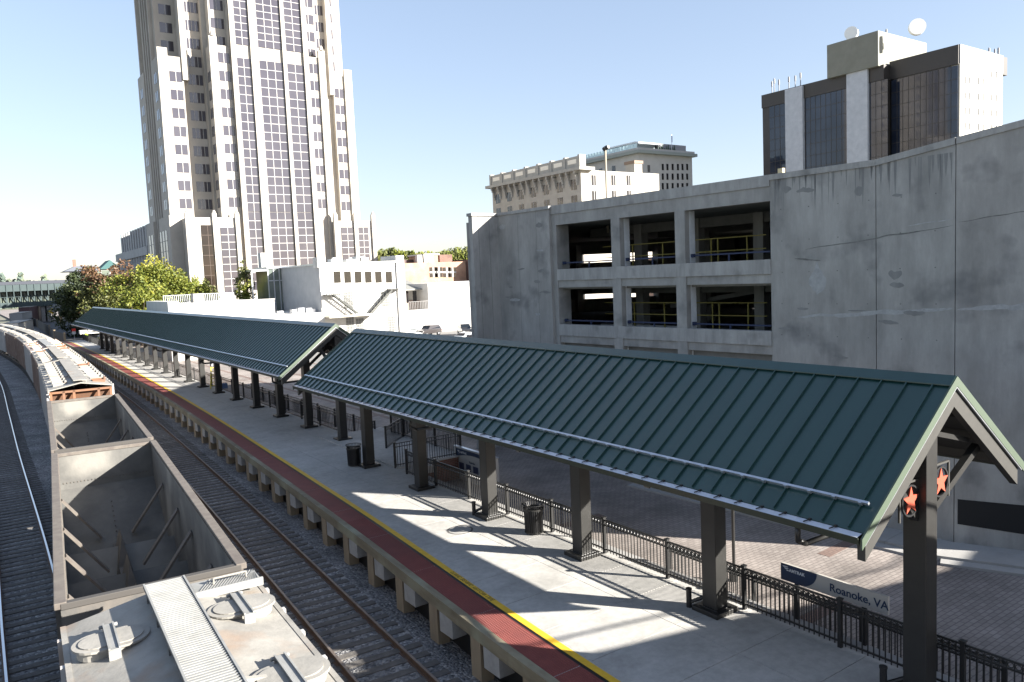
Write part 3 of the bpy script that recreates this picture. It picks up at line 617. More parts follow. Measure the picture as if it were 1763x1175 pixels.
# ------------------------------------------------------------------ camera's footbridge (behind and below the viewpoint; casts the near shade)
br = thing('footbridge', 'pedestrian bridge deck crossing the tracks behind the viewpoint, widened at right to cast shade', 'footbridge', (10, -3, 0))
front = [(-14,-.5),(8,-.5),(14,.8),(17.4,1.2),(18.3,.8),(19.4,.0),(33,-3.3),(37,-2.5),(60,-2)]; back = [(60,-40),(22,-40),(19,-4.2),(8,-4),(-14,-4)]  # unseen outline, bulged and widened at right to throw the foreground shade
MB().prism(front+back, 5.2, 6.0).build('deck', m_side, br)
for x in (-6, 20.5, 31): MB().box(x-.5, x+.5, -3.6, -2.6, -1.3, 5.3).build('pier', m_side, br)
for (p, q) in zip(front[:-1], front[1:]):
    b = MB(); b.beam((*p, 6.55), (*q, 6.55), .05, .06); b.build('top_rail', m_bronze, br)
# ------------------------------------------------------------------ freight train
m_hopw = M('dusty white car paint', (.20,.19,.17), (.29,.275,.245), 1.6, .7, c3=(.24,.17,.12), sc3=.9, f3=.58, bump=.25, bsc=14)
m_hopg = M('grey galvanised grating', (.20,.20,.19), (.26,.26,.25), 3, .6)
m_rusty = M('rusty orange steel', (.22,.10,.05), (.15,.085,.055), 2.5, .85, bump=.3)
m_brown = M('brown freight car paint', (.17,.12,.10), (.24,.18,.15), 1.5, .8, stretch=(1,1,.3), c3=(.3,.27,.24), sc3=.7, f3=.55)
m_dirtyw = M('dirty white car side', (.33,.325,.32), (.42,.41,.40), 1.5, .8, stretch=(1,1,.3), c3=(.28,.22,.18), sc3=.7, f3=.6)
m_tan = M('tan grey roof', (.22,.205,.18), (.29,.27,.24), 1.2, .8)
m_gon = M('weathered hopper steel inside', (.115,.112,.103), (.08,.078,.074), 1.2, .8, c3=(.20,.19,.17), sc3=.45, f3=.52, bump=.35, bsc=8)
m_gond = M('dark hopper steel', (.075,.072,.068), (.12,.105,.09), 2, .8, bump=.3)
m_chord = M('worn brown top chord', (.095,.08,.07), (.135,.118,.10), 4, .8)
def carframe(C, y0, y1):        # local frame following the track: x across, y along
    a = Vector((C(y0), y0, 0)); b = Vector((C(y1), y1, 0)); d = (b-a); L_ = d.length; d /= L_; xx = Vector((d.y, -d.x, 0))
    return Matrix(((xx.x, d.x, 0, a.x), (xx.y, d.y, 0, a.y), (0, 0, 1, -1.0), (0, 0, 0, 1))), L_
m_wheel = M('steel wheel', (.08,.07,.06), None, 1, .5, metal=.5)
def trucks(T, L_, root):
    for yc in (2.0, L_-2.0):
        b = MB(T)
        for s in (-1, 1): b.box(min(s*.95, s*1.08), max(s*.95, s*1.08), yc-1.2, yc+1.2, .38, .68)
        b.box(-.95, .95, yc-.2, yc+.2, .45, .75); tr = b.build('truck_frame', m_gond, root)
        for dy in (-.88, .88):
            w_ = MB(T)
            for s in (-1, 1): w_.cyl((s*.69, yc+dy, .45), (s*.81, yc+dy, .45), .45, 20)
            w_.cyl((-.7, yc+dy, .45), (.7, yc+dy, .45), .07, 8); w_.build('wheelset', m_wheel, tr)
def open_hopper(y0, y1, label, H=3.55, W=3.1, marks=None):
    T, L_ = carframe(T1, y0, y1); root = thing('open_hopper_car', label, 'freight car', (T @ Vector((0, L_/2, 0))), 'empty open hopper cars'); w = W/2
    for s in (-1, 1):
        b = MB(T); b.box(min(s*w, s*(w-.07)), max(s*w, s*(w-.07)), .05, L_-.05, .6, H-.10)
        n = 11
        for i in range(n): yc = .35+(L_-.7)*i/(n-1); b.box(min(s*w, s*(w+.09)), max(s*w, s*(w+.09)), yc-.06, yc+.06, 1.15, H-.12)
        b.build('side_wall', [m_gond], root)
        MB(T).box(min(s*(w-.075), s*(w-.082)), max(s*(w-.075), s*(w-.082)), .12, L_-.12, .65, H-.12).build('inner_lining', m_gon, root)
        MB(T).box(min(s*(w-.10), s*(w+.10)), max(s*(w-.10), s*(w+.10)), -.02, L_+.02, H-.12, H).build('top_chord', m_chord, root, bev=.012)
        rv = MB(T); yy = .2
        while yy < L_-.2:
            rv.box(min(s*(w-.115), s*(w-.10)), max(s*(w-.115), s*(w-.10)), yy-.012, yy+.012, H-.075, H-.045); yy += .14
        rv.build('rivet_row', m_chord, root, kind='stuff')
    for e, yy, dr in ((0, 0, 1), (1, L_, -1)):
        b = MB(T); ya, yb = sorted((yy, yy+dr*.08)); b.box(-w, w, ya, yb, 2.1, H-.1)
        b.build('end_wall', m_gond, root)
        ya, yb = sorted((yy+dr*.085, yy+dr*.092)); MB(T).box(-w+.08, w-.08, ya, yb, 2.1, H-.12).build('inner_lining', m_gon, root)
        ya, yb = sorted((yy-dr*.03, yy+dr*.12)); MB(T).box(-w-.0, w+.0, ya, yb, H-.14, H-.02).build('end_chord', m_chord if e else M('dark end chord', (.055,.05,.045)), root, bev=.012)
        # slope sheet running down to the hoppers
        s0 = [(-w+.08, yy+dr*.095, 2.25), (w-.08, yy+dr*.095, 2.25), (w-.08, yy+dr*3.6, .75), (-w+.08, yy+dr*3.6, .75)]
        MB(T).hexa([*[(x, y, z-.06) for x, y, z in s0], *s0]).build('slope_sheet', m_gon, root)
        # ladder rungs at the end, outside
        l = MB(T)
        for k in range(5): l.beam((w-.55, yy-dr*.06, 1.4+k*.42), (w-.1, yy-dr*.06, 1.4+k*.42), .03, .03); l.beam((-w+.55, yy-dr*.06, 1.4+k*.42), (-w+.1, yy-dr*.06, 1.4+k*.42), .03, .03)
        l.build('ladder', m_gond, root)
    # floor with ridges and hopper doors
    fl = MB(T); fl.box(-w+.08, w-.08, 3.55, L_-3.55, .62, .70); fl.build('floor', m_gon, root)
    n = 3
    for i in range(n):
        yc = 3.6+(L_-7.2)*(i+.5)/n
        MB(T).add([(-w+.08,yc-.7,.71),(w-.08,yc-.7,.71),(w-.08,yc+.7,.71),(-w+.08,yc+.7,.71),(-w+.08,yc,1.35),(w-.08,yc,1.35)], [(0,1,5,4),(2,3,4,5),(0,4,3),(1,2,5),(0,3,2,1)]).build('cross_ridge', m_gon, root)
        MB(T).add([(-.22,yc-.9,.7),(.22,yc-.9,.7),(.22,yc+.9,.7),(-.22,yc+.9,.7),(0,yc-.5,1.75),(0,yc+.5,1.75)], [(0,1,4),(1,2,5,4),(2,3,5),(3,0,4,5)]).build('center_hood', m_gond, root)
    # riveted cross seam and slanting braces
    for e, yc in ((0, L_-3.1),(0, L_-6.6), (1, 3.0), (1, 6.0)):
        for s in (-1, 1): MB(T).beam((s*(w-.10), yc, H-.95), (s*.45, yc+.15, 1.15), .06, .22, up=(0,1,0)).build('cross_brace', m_chord, root)
    rv = MB(T)
    for k in range(26):
        x = -w+.2+(2*w-.4)*k/25; rv.box(x-.02, x+.02, L_-.115, L_-.09, 2.45, 2.49)
    for k in range(8): rv.box(-.02+.5*0, .02, L_-1.2-.25*k-.02, L_-1.2-.25*k+.02, 1.83-.107*k, 1.87-.107*k)
    rv.build('rivet_row', m_gond, root, kind='stuff')
    MB(T).box(-.15, .15, -.45, L_+.45, .75, .95).build('center_sill', m_gond, root); trucks(T, L_, root)
    if marks: text('stencil_marks', marks, .22, m_lw, root, T @ frame((w-1.25, -.034, H-.42), (1,0,0), (0,0,1), (0,-1,0)), .001)
    return root
open_hopper(15.5, 30.55, 'nearer open hopper car, empty, with rusty slanting braces inside')
open_hopper(31.25, 46.0, 'farther open hopper car, empty, just before the covered white car', marks='B-AP')
def covered(y0, y1, label, side, roofm, board, endm, H=4.0, W=3.05, hatch='long', detail=1, seed=0):
    rnd = random.Random(seed); T, L_ = carframe(T1, y0, y1); root = thing('covered_hopper_car', label, 'freight car', (T @ Vector((0, L_/2, 0))), 'covered hopper cars'); w = W/2
    zs, zr = H-.28, H
    b = MB(T)
    for s in (-1, 1):
        b.box(min(s*w, s*(w-.06)), max(s*w, s*(w-.06)), .9, L_-.9, 1.0, zs)
    n = int(L_/1.05)
    if detail:
        for i in range(n+1):
            yc = .5+(L_-1.0)*i/n
            for s in (-1, 1): b.box(min(s*w, s*(w+.11)), max(s*w, s*(w+.11)), yc-.05, yc+.05, 1.1, zs+.0)
    b.build('side', side, root)
    b = MB(T)
    for s in (-1, 1): b.hexa([(0,0,zr-.05),(s*(w+.02),0,zs-.05),(s*(w+.02),L_,zs-.05),(0,L_,zr-.05),(0,0,zr),(s*(w+.02),0,zs),(s*(w+.02),L_,zs),(0,L_,zr)])
    for s in (-1, 1): b.box(min(s*(w-.03), s*(w+.05)), max(s*(w-.03), s*(w+.05)), 0, L_, zs-.14, zs+.02)
    b.build('roof', roofm, root)
    for yy, dr in ((0, 1), (L_, -1)):
        e = MB(T)
        for s in (-1, 1): e.hexa([(s*(w-.02),yy+dr*.02,1.0),(s*.06,yy+dr*.02,1.0),(s*.06,yy+dr*.1,1.0),(s*(w-.02),yy+dr*.1,1.0),(s*(w-.02),yy+dr*.02,1.25),(s*.06,yy+dr*.02,1.25),(s*.06,yy+dr*.1,1.25),(s*(w-.02),yy+dr*.1,1.25)])
        for x in (-w+.08, w-.08, -w*.55, w*.55, -.35): e.beam((x, yy+dr*.06, 1.0), (x, yy+dr*.06, zs-.1), .12, .08, up=(0,1,0))
        for z in (zs-.16, zs-.62, 2.1): e.beam((-w+.1, yy+dr*.06, z), (w-.1, yy+dr*.06, z), .08, .10)
        e.add([(-w+.06,yy+dr*.12,zs-.1),(w-.06,yy+dr*.12,zs-.1),(w-.06,yy+dr*1.9,1.3),(-w+.06,yy+dr*1.9,1.3)], [(0,1,2,3)])
        e.build('end_frame', endm, root)
    # running board
    rb = MB(T); bw = .33
    rb.box(-bw, bw, .1, L_-.1, zr+.10, zr+.14); y = .6
    while y < L_-.4:
        for x in (-bw+.03, bw-.03): rb.box(x-.02, x+.02, y-.03, y+.03, zs, zr+.12)
        y += 1.1
    r_ = rb.build('running_board', M('dark grating base', (.09,.09,.088)) if detail > 1 else board, root)
    if detail > 1:
        g = MB(T); y = L_-9
        while y < L_-.14: g.box(-bw+.02, bw-.02, y, y+.035, zr+.142, zr+.158); y += .075
        for x in (-bw, bw-.03): g.box(x, x+.03, .1, L_-.1, zr+.1415, zr+.17)
        g.build('grating_bars', m_hopg, r_, kind='stuff')
    # hatches
    nh = int((L_-2.2)/1.45) if hatch != 'round' else int((L_-2.4)/2.1)
    for s in (-1, 1):
        for i in range(nh):
            yc = 1.5+(L_-3.0)*i/max(1, nh-1); xc = s*.95; z = zs+(zr-zs)*(1-.95/w)
            if hatch == 'round':
                h = MB(T); cap = lambda r: [(xc+.17*(1 if -math.pi/2 < t <= math.pi/2 else -1)+r*math.cos(t), yc+r*math.sin(t)) for t in [math.pi*2*i/26-math.pi for i in range(26)]]
                h.prism(cap(.30), z-.05, z+.085); h.prism(cap(.36), z+.087, z+.12); h.prism(cap(.27), z+.122, z+.138); o = h.build('round_hatch', roofm, root, smooth=False)
                g = MB(T); g.box(xc-.07, xc+.07, yc-.52, yc+.50, z+.14, z+.16); g.box(xc-.08,xc-.055,yc-.52,yc+.5,z+.155,z+.185); g.box(xc+.055,xc+.08,yc-.52,yc+.5,z+.155,z+.185)
                for e_ in (-.5, .48): g.box(xc-.08, xc+.08, yc+e_-.03, yc+e_+.03, z, z+.15)
                g.cyl((xc-.13,yc+.5,z+.13),(xc+.13,yc+.5,z+.13),.03,8); g.build('hatch_strap', m_hopg, o)
            elif hatch == 'long':
                h = MB(T); h.box(xc-.30, xc+.30, yc-.36, yc+.36, z-.05, z+.11); h.box(xc-.33, xc+.33, yc-.10, yc-.04, z+.11, z+.17); h.box(xc-.33, xc+.33, yc+.16, yc+.22, z+.11, z+.16)
                h.box(xc+.26, xc+.36, yc-.2, yc+.3, z+.02, z+.22); h.build('hatch', roofm if rnd.random() < .86 else m_rusty, root)
            else:
                MB(T).hexa([(xc-.3,yc-.45,z),(xc+.3,yc-.45,z),(xc+.3,yc+.45,z),(xc-.3,yc+.45,z),(xc-.2,yc-.35,z+.2),(xc+.2,yc-.35,z+.2),(xc+.2,yc+.35,z+.2),(xc-.2,yc+.35,z+.2)]).build('hatch', roofm, root)
    if detail:
        for i in range(1, 4):
            y = L_*i/4
            for s in (-1, 1): MB(T).beam((s*(w-.05), y, zs+.05), (s*.36, y, zr-.0), .08, .05).build('cross_rib', roofm, root)
    # hopper bays under the body
    for i in range(3):
        yc = L_*(i+.5)/3; q = MB(T); q.add([(-w+.1,yc-1.8,1.2),(w-.1,yc-1.8,1.2),(w-.1,yc+1.8,1.2),(-w+.1,yc+1.8,1.2),(-.5,yc-.4,.35),(.5,yc-.4,.35),(.5,yc+.4,.35),(-.5,yc+.4,.35)], [(0,1,5,4),(1,2,6,5),(2,3,7,6),(3,0,4,7),(4,5,6,7)]); q.build('hopper_bay', side, root)
    MB(T).box(-.15, .15, -.45, L_+.45, .75, .95).build('center_sill', m_gond, root); trucks(T, L_, root)
    return root, T, L_
# nearest car (mostly below the viewpoint) with round hatches
rt, T, L_ = covered(-2.2, 14.2, 'nearest covered hopper car with round roof hatches and a grated walkway', m_dirtyw, m_hopw, m_hopg, m_hopw, H=3.88, W=3.05, hatch='round', detail=2, seed=1)
g = MB(T); wz = 3.65
g.box(.42, 1.5, L_-.62, L_-.03, wz+.16, wz+.19)
for i in range(20): x = .45+i*.053; g.beam((x, L_-.6, wz+.20), (min(x+.3,1.5), L_-.05, wz+.20), .012, .012)
g.box(.40,1.52,L_-.66,L_-.62,wz+.1,wz+.24); g.build('end_platform', m_hopg, rt)
g = MB(T); g.tube([(.75,L_-.35,wz+.2),(.75,L_-.35,wz+.3),(1.3,L_-.35,wz+.3),(1.3,L_-.35,wz+.2)], .018, 6); g.build('grab_iron', m_hopw, rt)
cols = [(47.2, 64.4, 'white sided covered hopper car with rusty end next to the open hoppers', m_dirtyw, m_hopw, m_hopw, m_rusty, 'long'),
        (65.4, 80.6, 'brown sided covered hopper car second beyond the open hoppers', m_brown, m_hopw, m_tan, m_rusty, 'long'),
        (81.6, 96.0, 'white covered hopper car with rust stained roof, third beyond the open hoppers', m_dirtyw, M('pink rust roof', (.40,.28,.22), (.52,.45,.38), 1.3, .8), m_hopg, m_rusty, 'long'),
        (97.0, 113, 'brown and grey roofed covered hopper car, fourth beyond the open hoppers', m_brown, m_tan, m_tan, m_brown, 'low'),
        (114, 130, 'tan roofed covered hopper car with pale walkway, fifth beyond the open hoppers', m_brown, m_tan, m_hopw, m_brown, 'low'),
        (131, 147, 'dirty white covered hopper car, sixth beyond the open hoppers', m_dirtyw, m_hopw, m_hopg, m_brown, 'low'),
        (148, 164, 'grey roofed covered hopper car at the bend, seventh beyond the open hoppers', m_brown, m_tan, m_hopg, m_brown, 'low'),
        (165, 181, 'last covered hopper car visible before the train leaves the picture', m_dirtyw, m_hopw, m_hopg, m_brown, 'low')]
for i, (a, b2, lab, sd_, rf, bd, en, ht_) in enumerate(cols): covered(a, b2, lab, sd_, rf, bd, en, H=4.22, W=3.0, hatch=ht_, detail=1, seed=i+3)
# boxcars of a second train in the far distance under the footbridge
far = [((1, 545, 195), (30, 543, 215), 'pale tank-like freight car in the distance below the glass bridge', M('pale car', (.55,.5,.42), (.7,.66,.6), 1), 3.4),
       ((17, 548, 260), (36, 546, 280), 'grey freight car in the distance behind the dark fence', M('grey car', (.25,.25,.25)), 4.2),
       ((34, 548, 285), (72, 545, 335), 'dark maroon boxcar in the distance below the glass bridge', M('maroon car', (.06,.028,.03), (.09,.045,.05), .8), 5.5)]
for (p, q, lab, mt, hh) in far:
    a = aY(*p); b2 = aY(*q); a.z = b2.z = 0; d = (b2-a).normalized(); n_ = Vector((d.y, -d.x, 0))
    r = thing('boxcar', lab, 'freight car', (a.x, a.y, -1.2)); TT = Matrix(((d.x, n_.x, 0, a.x), (d.y, n_.y, 0, a.y), (0,0,1,-1.2), (0,0,0,1))); L2 = (b2-a).length
    bb = MB(TT); bb.box(0, L2, 0, 3, 1, hh); k = int(L2/3)
    for i in range(k+1): bb.box(i*L2/k-.1, i*L2/k+.1, -.1, 0, 1, hh)
    bb.build('body', mt, r); MB(TT).box(.3, L2-.3, .3, 2.7, .3, .95).build('underframe', m_gond, r); MB(TT).box(-.05,L2+.05,-.1,3.1,hh,hh+.12).build('roof', m_hopw, r)
# ------------------------------------------------------------------ tall office tower
m_tow = M('tower limestone', (.37,.345,.305), (.42,.39,.35), .5, .8, c3=(.33,.305,.27), sc3=.06)
m_towd = M('tower spandrel stone', (.33,.30,.26), (.37,.34,.30), .8, .8)
m_gls = M('tinted tower glass', (.045,.042,.054), (.06,.056,.068), .15, .06, spec=1.0, det=1)
m_glsd = M('brown glass', (.006,.003,.002), (.012,.006,.004), .3, .08, spec=.9, det=1)
m_mull = M('pale mullion', (.33,.32,.31), None, 1, .6)
m_darkw = M('dark window glass', (.010,.010,.012), (.02,.018,.018), .6, .1, spec=.8)
class Win:                                   # collects window rectangles; first 100 are parts, the rest one stuff part
    def __init__(s, root, glass, name='window', cap=100): s.r = root; s.g = glass; s.l = []; s.n = name; s.cap = cap
    def front(s, x0, x1, z0, z1, y, nx=2, nz=1, T=None, d=.05):
        s.l.append(('f', x0, x1, z0, z1, y, nx, nz, T, d))
    def side(s, y0, y1, z0, z1, x, ny=2, nz=1, T=None, d=.05, dr=-1):
        s.l.append(('s', y0, y1, z0, z1, x, ny, nz, T, d*dr))
    def done(s, mull=None, mw=.12):
        mull = mull or m_mull; rest = MB(); 
        for i, w_ in enumerate(s.l):
            k, a, b, z0, z1, c, n, nz, T, d = w_; m = MB(T) if i < s.cap else rest
            if i >= s.cap: rest.T = T
            def bx(p0, p1, q0, q1, t):
                if k == 'f': m.box(p0, p1, c-t, c+.05, q0, q1)
                else: m.box(min(c+d/abs(d)*t, c-d/abs(d)*.05), max(c+d/abs(d)*t, c-d/abs(d)*.05), p0, p1, q0, q1)
            m.cur = 0; bx(a, b, z0, z1, abs(d)); m.cur = 1
            for j in range(1, n): x = a+(b-a)*j/n; bx(x-mw/2, x+mw/2, z0, z1, abs(d)+.05)
            for j in range(1, nz): z = z0+(z1-z0)*j/nz; bx(a, b, z-mw/2, z+mw/2, abs(d)+.045)
            if i < s.cap: m.build(s.n, [s.g, mull], s.r)
        if rest.v: rest.T = None; rest.build(s.n, [s.g, mull], s.r, kind='stuff')
tw = thing('office_tower', 'tall pale stone office tower with stepped shoulders and bands of tinted windows', 'office tower', (58.7, 185, -1))
TOP = 125
def tb(x0, x1, y0, y1, z0, z1, name='wall', mt=None): return MB().box(x0, x1, y0, y1, z0, z1).build(name, mt or m_tow, tw)
FX0 = aY(283, 250, 177).x
tb(FX0+.9, 80.0, 182, 197.5, -1, TOP, 'shaft'); 
tb(46.9, 70.5, 174.2, 183, -1, TOP-6, 'center_bay')
tb(50.3, 67.3, 171.9, 175, -1, TOP-10, 'center_face')
SH = 58.9
tb(46.25, 50.28, 172.4, 176, -1, SH, 'shoulder'); tb(67.32, 71.2, 172.4, 176, -1, SH, 'shoulder')
tb(FX0, 41.6, 177, 184, -1, 56.7, 'shoulder'); tb(75.2, 79.6, 177, 184, -1, 56.7, 'shoulder')
tb(FX0, 41.6, 192.5, 199.5, -1, 56.7, 'shoulder')
tb(41.9, 46.9, 178.2, 183, -1, TOP-3, 'recess_bay'); tb(70.4, 75.2, 178.2, 183, -1, TOP-3, 'recess_bay')
# piers
def pier(x0, x1, y, z1, d=.6, nm='pier', z0=-1): tb(x0, x1, y-d, y+.3, z0, z1, nm)
for x0, x1 in ((50.3,51.35),(54.45,56.1),(61.45,62.25),(66.2,67.3)): pier(x0, x1, 171.9, TOP-9)
for x0, x1 in ((46.0,47.6),(69.9,71.45)): pier(x0, x1, 172.4, SH+1.6, .5)
for x in (46.8, 70.65): MB().cyl((x,172.1,SH+1.6),(x,172.1,SH+2.6),.55,8,.3).build('finial', m_tow, tw)
for x0, x1 in ((FX0-.1, FX0+1.9),(77.9,79.8)): pier(x0, x1, 177, 58.2, .5)
for x0, x1 in ((41.4,42.7),(45.9,47.1),(70.3,71.3),(74.2,75.3)): pier(x0, x1, 178.2, TOP-1, 1.6, z0=52 if x0 < 43 or x0 > 74 else 20)
FL = 3.79; z0 = 56.46
def rows(za, zb): 
    k = 0
    while z0 - k*FL > za:
        if z0-k*FL < zb: yield z0-k*FL
        k += 1
    k = -1
# central glass ribbons: four stacks with thin spandrel lines
W = Win(tw, m_gls)
ribs = ((51.38,54.42,2),(56.13,61.42,3),(62.28,66.17,2))
for x0, x1, n in ribs:
    W.front(x0, x1, 59.4, TOP-14, 171.9, n, 17*2, d=.12); W.front(x0, x1, 24, 56.6, 171.9, n, 17, d=.12); W.front(x0, x1, 8.6 if x0 > 53 else 7, 23.9, 171.9, n, 9, d=.12)
allz = [z0 - k*FL for k in range(-17, 9)]
for z in allz:
    for x0, x1 in ((47.75,50.1),(67.5,69.8)):
        if z < 57.5: W.front(x0, x1, z-1.15, z+.95, 172.4, 2)
    if z > 59:
        for x0, x1 in ((47.3,50.0),(67.6,70.2)): W.front(x0, x1, z-1.15, z+.95, 174.2, 2)
    W.front(42.8, 45.8, z-1.15, z+1.0, 178.2, 4); W.front(71.4, 74.1, z-1.15, z+1.0, 178.2, 4)
    if z < 55.5:
        W.front(FX0+2.1, 41.3, z-1.15, z+.95, 177, 2); W.front(75.4, 77.7, z-1.15, z+.95, 177, 2)
        W.side(173.2, 175.4, z-1.15, z+.95, 46.25, 2)
    else: 
        W.front(FX0+2.0, 41.2, z-1.15, z+.95, 182, 2); W.front(75.6, 78.0, z-1.15, z+.95, 182, 2)
for k, (ya, yb) in enumerate(((184.7,186.4),(187.2,188.6),(189.4,190.8))): W.side(ya, yb, 20, TOP-10, FX0+.9, 2, 26, d=.08)
for z in allz:
    if z < 55: W.side(179.0, 181.5, z-1.15, z+.95, FX0, 2); W.side(194.5, 197.0, z-1.15, z+.95, FX0, 2)
W.done()
for yb in (184.2, 186.8, 189.0, 191.4, 196.8): tb(FX0+.15, FX0+1.0, yb-.35, yb+.35, -1, TOP-5, 'side_pier')
# lower arcade storeys
tb(38.6, 48.7, 170.6, 178, -1, 22.6, 'podium'); tb(70.9, 80.4, 170.6, 178, -1, 22.0, 'podium'); tb(FX0-.6, 41.0, 175.2, 186, -1, 23.4, 'podium'); tb(FX0-.6, FX0+5, 192, 200.5, -1, 23.4, 'podium')
W = Win(tw, m_glsd); W.front(41.2, 43.8, -0, 21.0, 170.6, 2, 10, d=.1); W.done(M('dark mullion', (.06,.04,.03)), .1)
W = Win(tw, m_gls); W.front(45.1, 48.1, 6.5, 20.5, 170.6, 2, 9, d=.1); W.front(72.2, 75.2, 6.5, 20.5, 170.6, 2, 9, d=.1); W.front(76.4, 79, 6.5, 20.5, 170.6, 2, 9, d=.1)
for ya, yb in ((178.5,180),(181.2,182.7),(184,185.5),(193.5,195),(196.5,198)): W.side(ya, yb, 3, 20.5, FX0-.6, 1, 8)
W.done()
for x in (38.6, 44.0, 48.7, 70.9, 75.8, 80.3): 
    tb(x-.45, x+.45, 170.1, 170.9, -1, 23.4, 'pier'); MB().cyl((x,170.5,23.4),(x,170.5,24.1),.5,8,.2).build('finial', m_tow, tw)
MB().add([(46.9,174.2,TOP-6),(70.5,174.2,TOP-6),(70.5,183,TOP-6),(46.9,183,TOP-6),(50,178,TOP+4),(67,178,TOP+4)],[(0,1,5,4),(1,2,5),(2,3,4,5),(3,0,4)]).build('copper_roof', M('red brown roof', (.28,.10,.06)), tw)
# ------------------------------------------------------------------ dark glass office block above the garage (right)
ob = thing('office_block', 'dark glass office block with pale vertical panels and dish antennas above the garage', 'office block', (215, 120, -1))
XO = 203.0; fy = lambda px, py: aX(px, py, XO).y
m_og = M('dark blue curtain wall glass', (.012,.017,.032), (.03,.038,.06), .12, .05, spec=.55, det=2)
m_ofr = M('dark bronze cladding', (.035,.03,.027), None, 1, .5)
m_pan = M('pale blue grey stone panel', (.40,.42,.46), (.48,.50,.54), .8, .8)
m_ow = M('white stucco end wall', (.46,.44,.40), (.52,.50,.45), .3, .8)
y_r = fy(1650,77); y_a, y_b = fy(1532,95), fy(1323,150)
zt = aX(1650,77,XO).z
MB().box(XO, XO+26, y_r+2, y_a-1, -1, zt-.05).build('core', m_ofr, ob)
MB().box(XO-3, XO+20, y_a-.0, y_b, -1, zt-1.2).build('core', m_ofr, ob)
MB().box(XO-.2, XO+26.2, y_r-.1, y_a, zt-4.6, zt).build('roof_band', m_ofr, ob); MB().box(XO-3.3, XO+20, y_a-.2, y_b+.1, zt-4.8, zt-1.0).build('roof_band', m_ofr, ob)
W = Win(ob, m_og, 'glass_strip')
for (pa, pb, xx) in ((1650, 1534, XO), (1530, 1497, XO-3), (1460, 1386, XO-3), (1353, 1324, XO-3)):
    ya, yb = sorted((aX(pa,180,xx).y, aX(pb,180,xx).y)); W.side(ya+.2, yb-.2, -1, zt-4.9, xx, max(2, int((yb-ya)/1.5)), 17, d=.15)
W.done(m_ofr, .14)
for (pa, pb) in ((1497, 1461), (1385, 1355)):
    ya, yb = sorted((aX(pa,180,XO-3).y, aX(pb,180,XO-3).y)); MB().box(XO-4.0, XO-2.8, ya, yb, -1, zt-1.3).build('stone_panel', m_pan, ob)
q = aY(1725, 92, y_r); 
MB().box(XO+.4, q.x, y_r-.25, y_r+3, -1, zt-4.4).build('end_wall', m_ow, ob); MB().box(XO+.3, q.x+.1, y_r-.35, y_r+3, zt-4.4, zt+.1).build('end_band', M('grey parapet band', (.20,.21,.23)), ob)
W = Win(ob, m_darkw)
for pz in (125, 138, 165, 191, 217):
    for px in (1661.5, 1668.5, 1685, 1692.5, 1707.5, 1715):
        if pz == 125 and px < 1700: continue
        if pz == 138 and px > 1700: continue
        c = aY(px, pz+(px-1661)*.08, y_r-.25); W.front(c.x-.28, c.x+.28, c.z-.8, c.z+.8, y_r-.25, 1)
W.done()
ya, yb = sorted((fy(1528,55), fy(1440,82))); zp = aX(1528,55,XO-1).z
yq = ya-7; MB().box(XO-4.5, XO+20, ya, yb, zt-1.3, zp).build('penthouse', M('greenish grey penthouse', (.17,.17,.14), (.20,.20,.17), .3), ob)
def dish(px, py, rpx, label, face):
    X = XO+2; c = aX(px, py, X); r = rpx*c.length/1700*1.2
    d = thing('dish_antenna', label, 'dish antenna', (c.x, c.y, zp), 'round dishes on the office block roof'); f = Vector(face).normalized()
    MB().cyl(c-f*.55, c+f*.55, r, 28).build('drum', M('white dish', (.8,.8,.78)), d)
    MB().tube([c-f*.5, Vector((c.x+.9,c.y+.3,c.z-r*.6)), Vector((c.x+.9,c.y+.4,zp))], .14, 6).tube([c-f*.5, Vector((c.x+.5,c.y+.9,zp))], .12, 6).tube([c-f*.4+Vector((0,0,-r*.8)), Vector((c.x+.8,c.y,zp))], .12, 6).build('mount', M('dish mount', (.25,.15,.13)), d)
dish(1466, 58, 10, 'left white dish antenna on the greenish penthouse roof', (-1,-.35,.05)); dish(1579, 47, 12, 'right white dish antenna higher above the penthouse edge', (-1,-.9,.05))
ant = 0
for px, py in ((1329,140),(1333,135),(1341,137),(1358,132),(1369,130),(1378,125),(1703,82),(1713,84),(1719,82),(1526,50)):
    X = XO+1; c = aX(px, py, X) if px < 1700 else aY(px, py, y_r+2); base = zt-1 if px < 1600 else zt
    if px == 1526: base = zp
    m_ = MB(); m_.cyl((c.x,c.y,base-.5),(c.x,c.y,c.z),.13,6).cyl((c.x,c.y,c.z-1.6),(c.x,c.y,c.z-.2),.24,6)
    m_.build('rod_antenna', M('grey antenna', (.3,.3,.32)), label='thin rod antenna on the roof edge of the dark glass office block', cat='antenna', group='rod antennas on the office block')
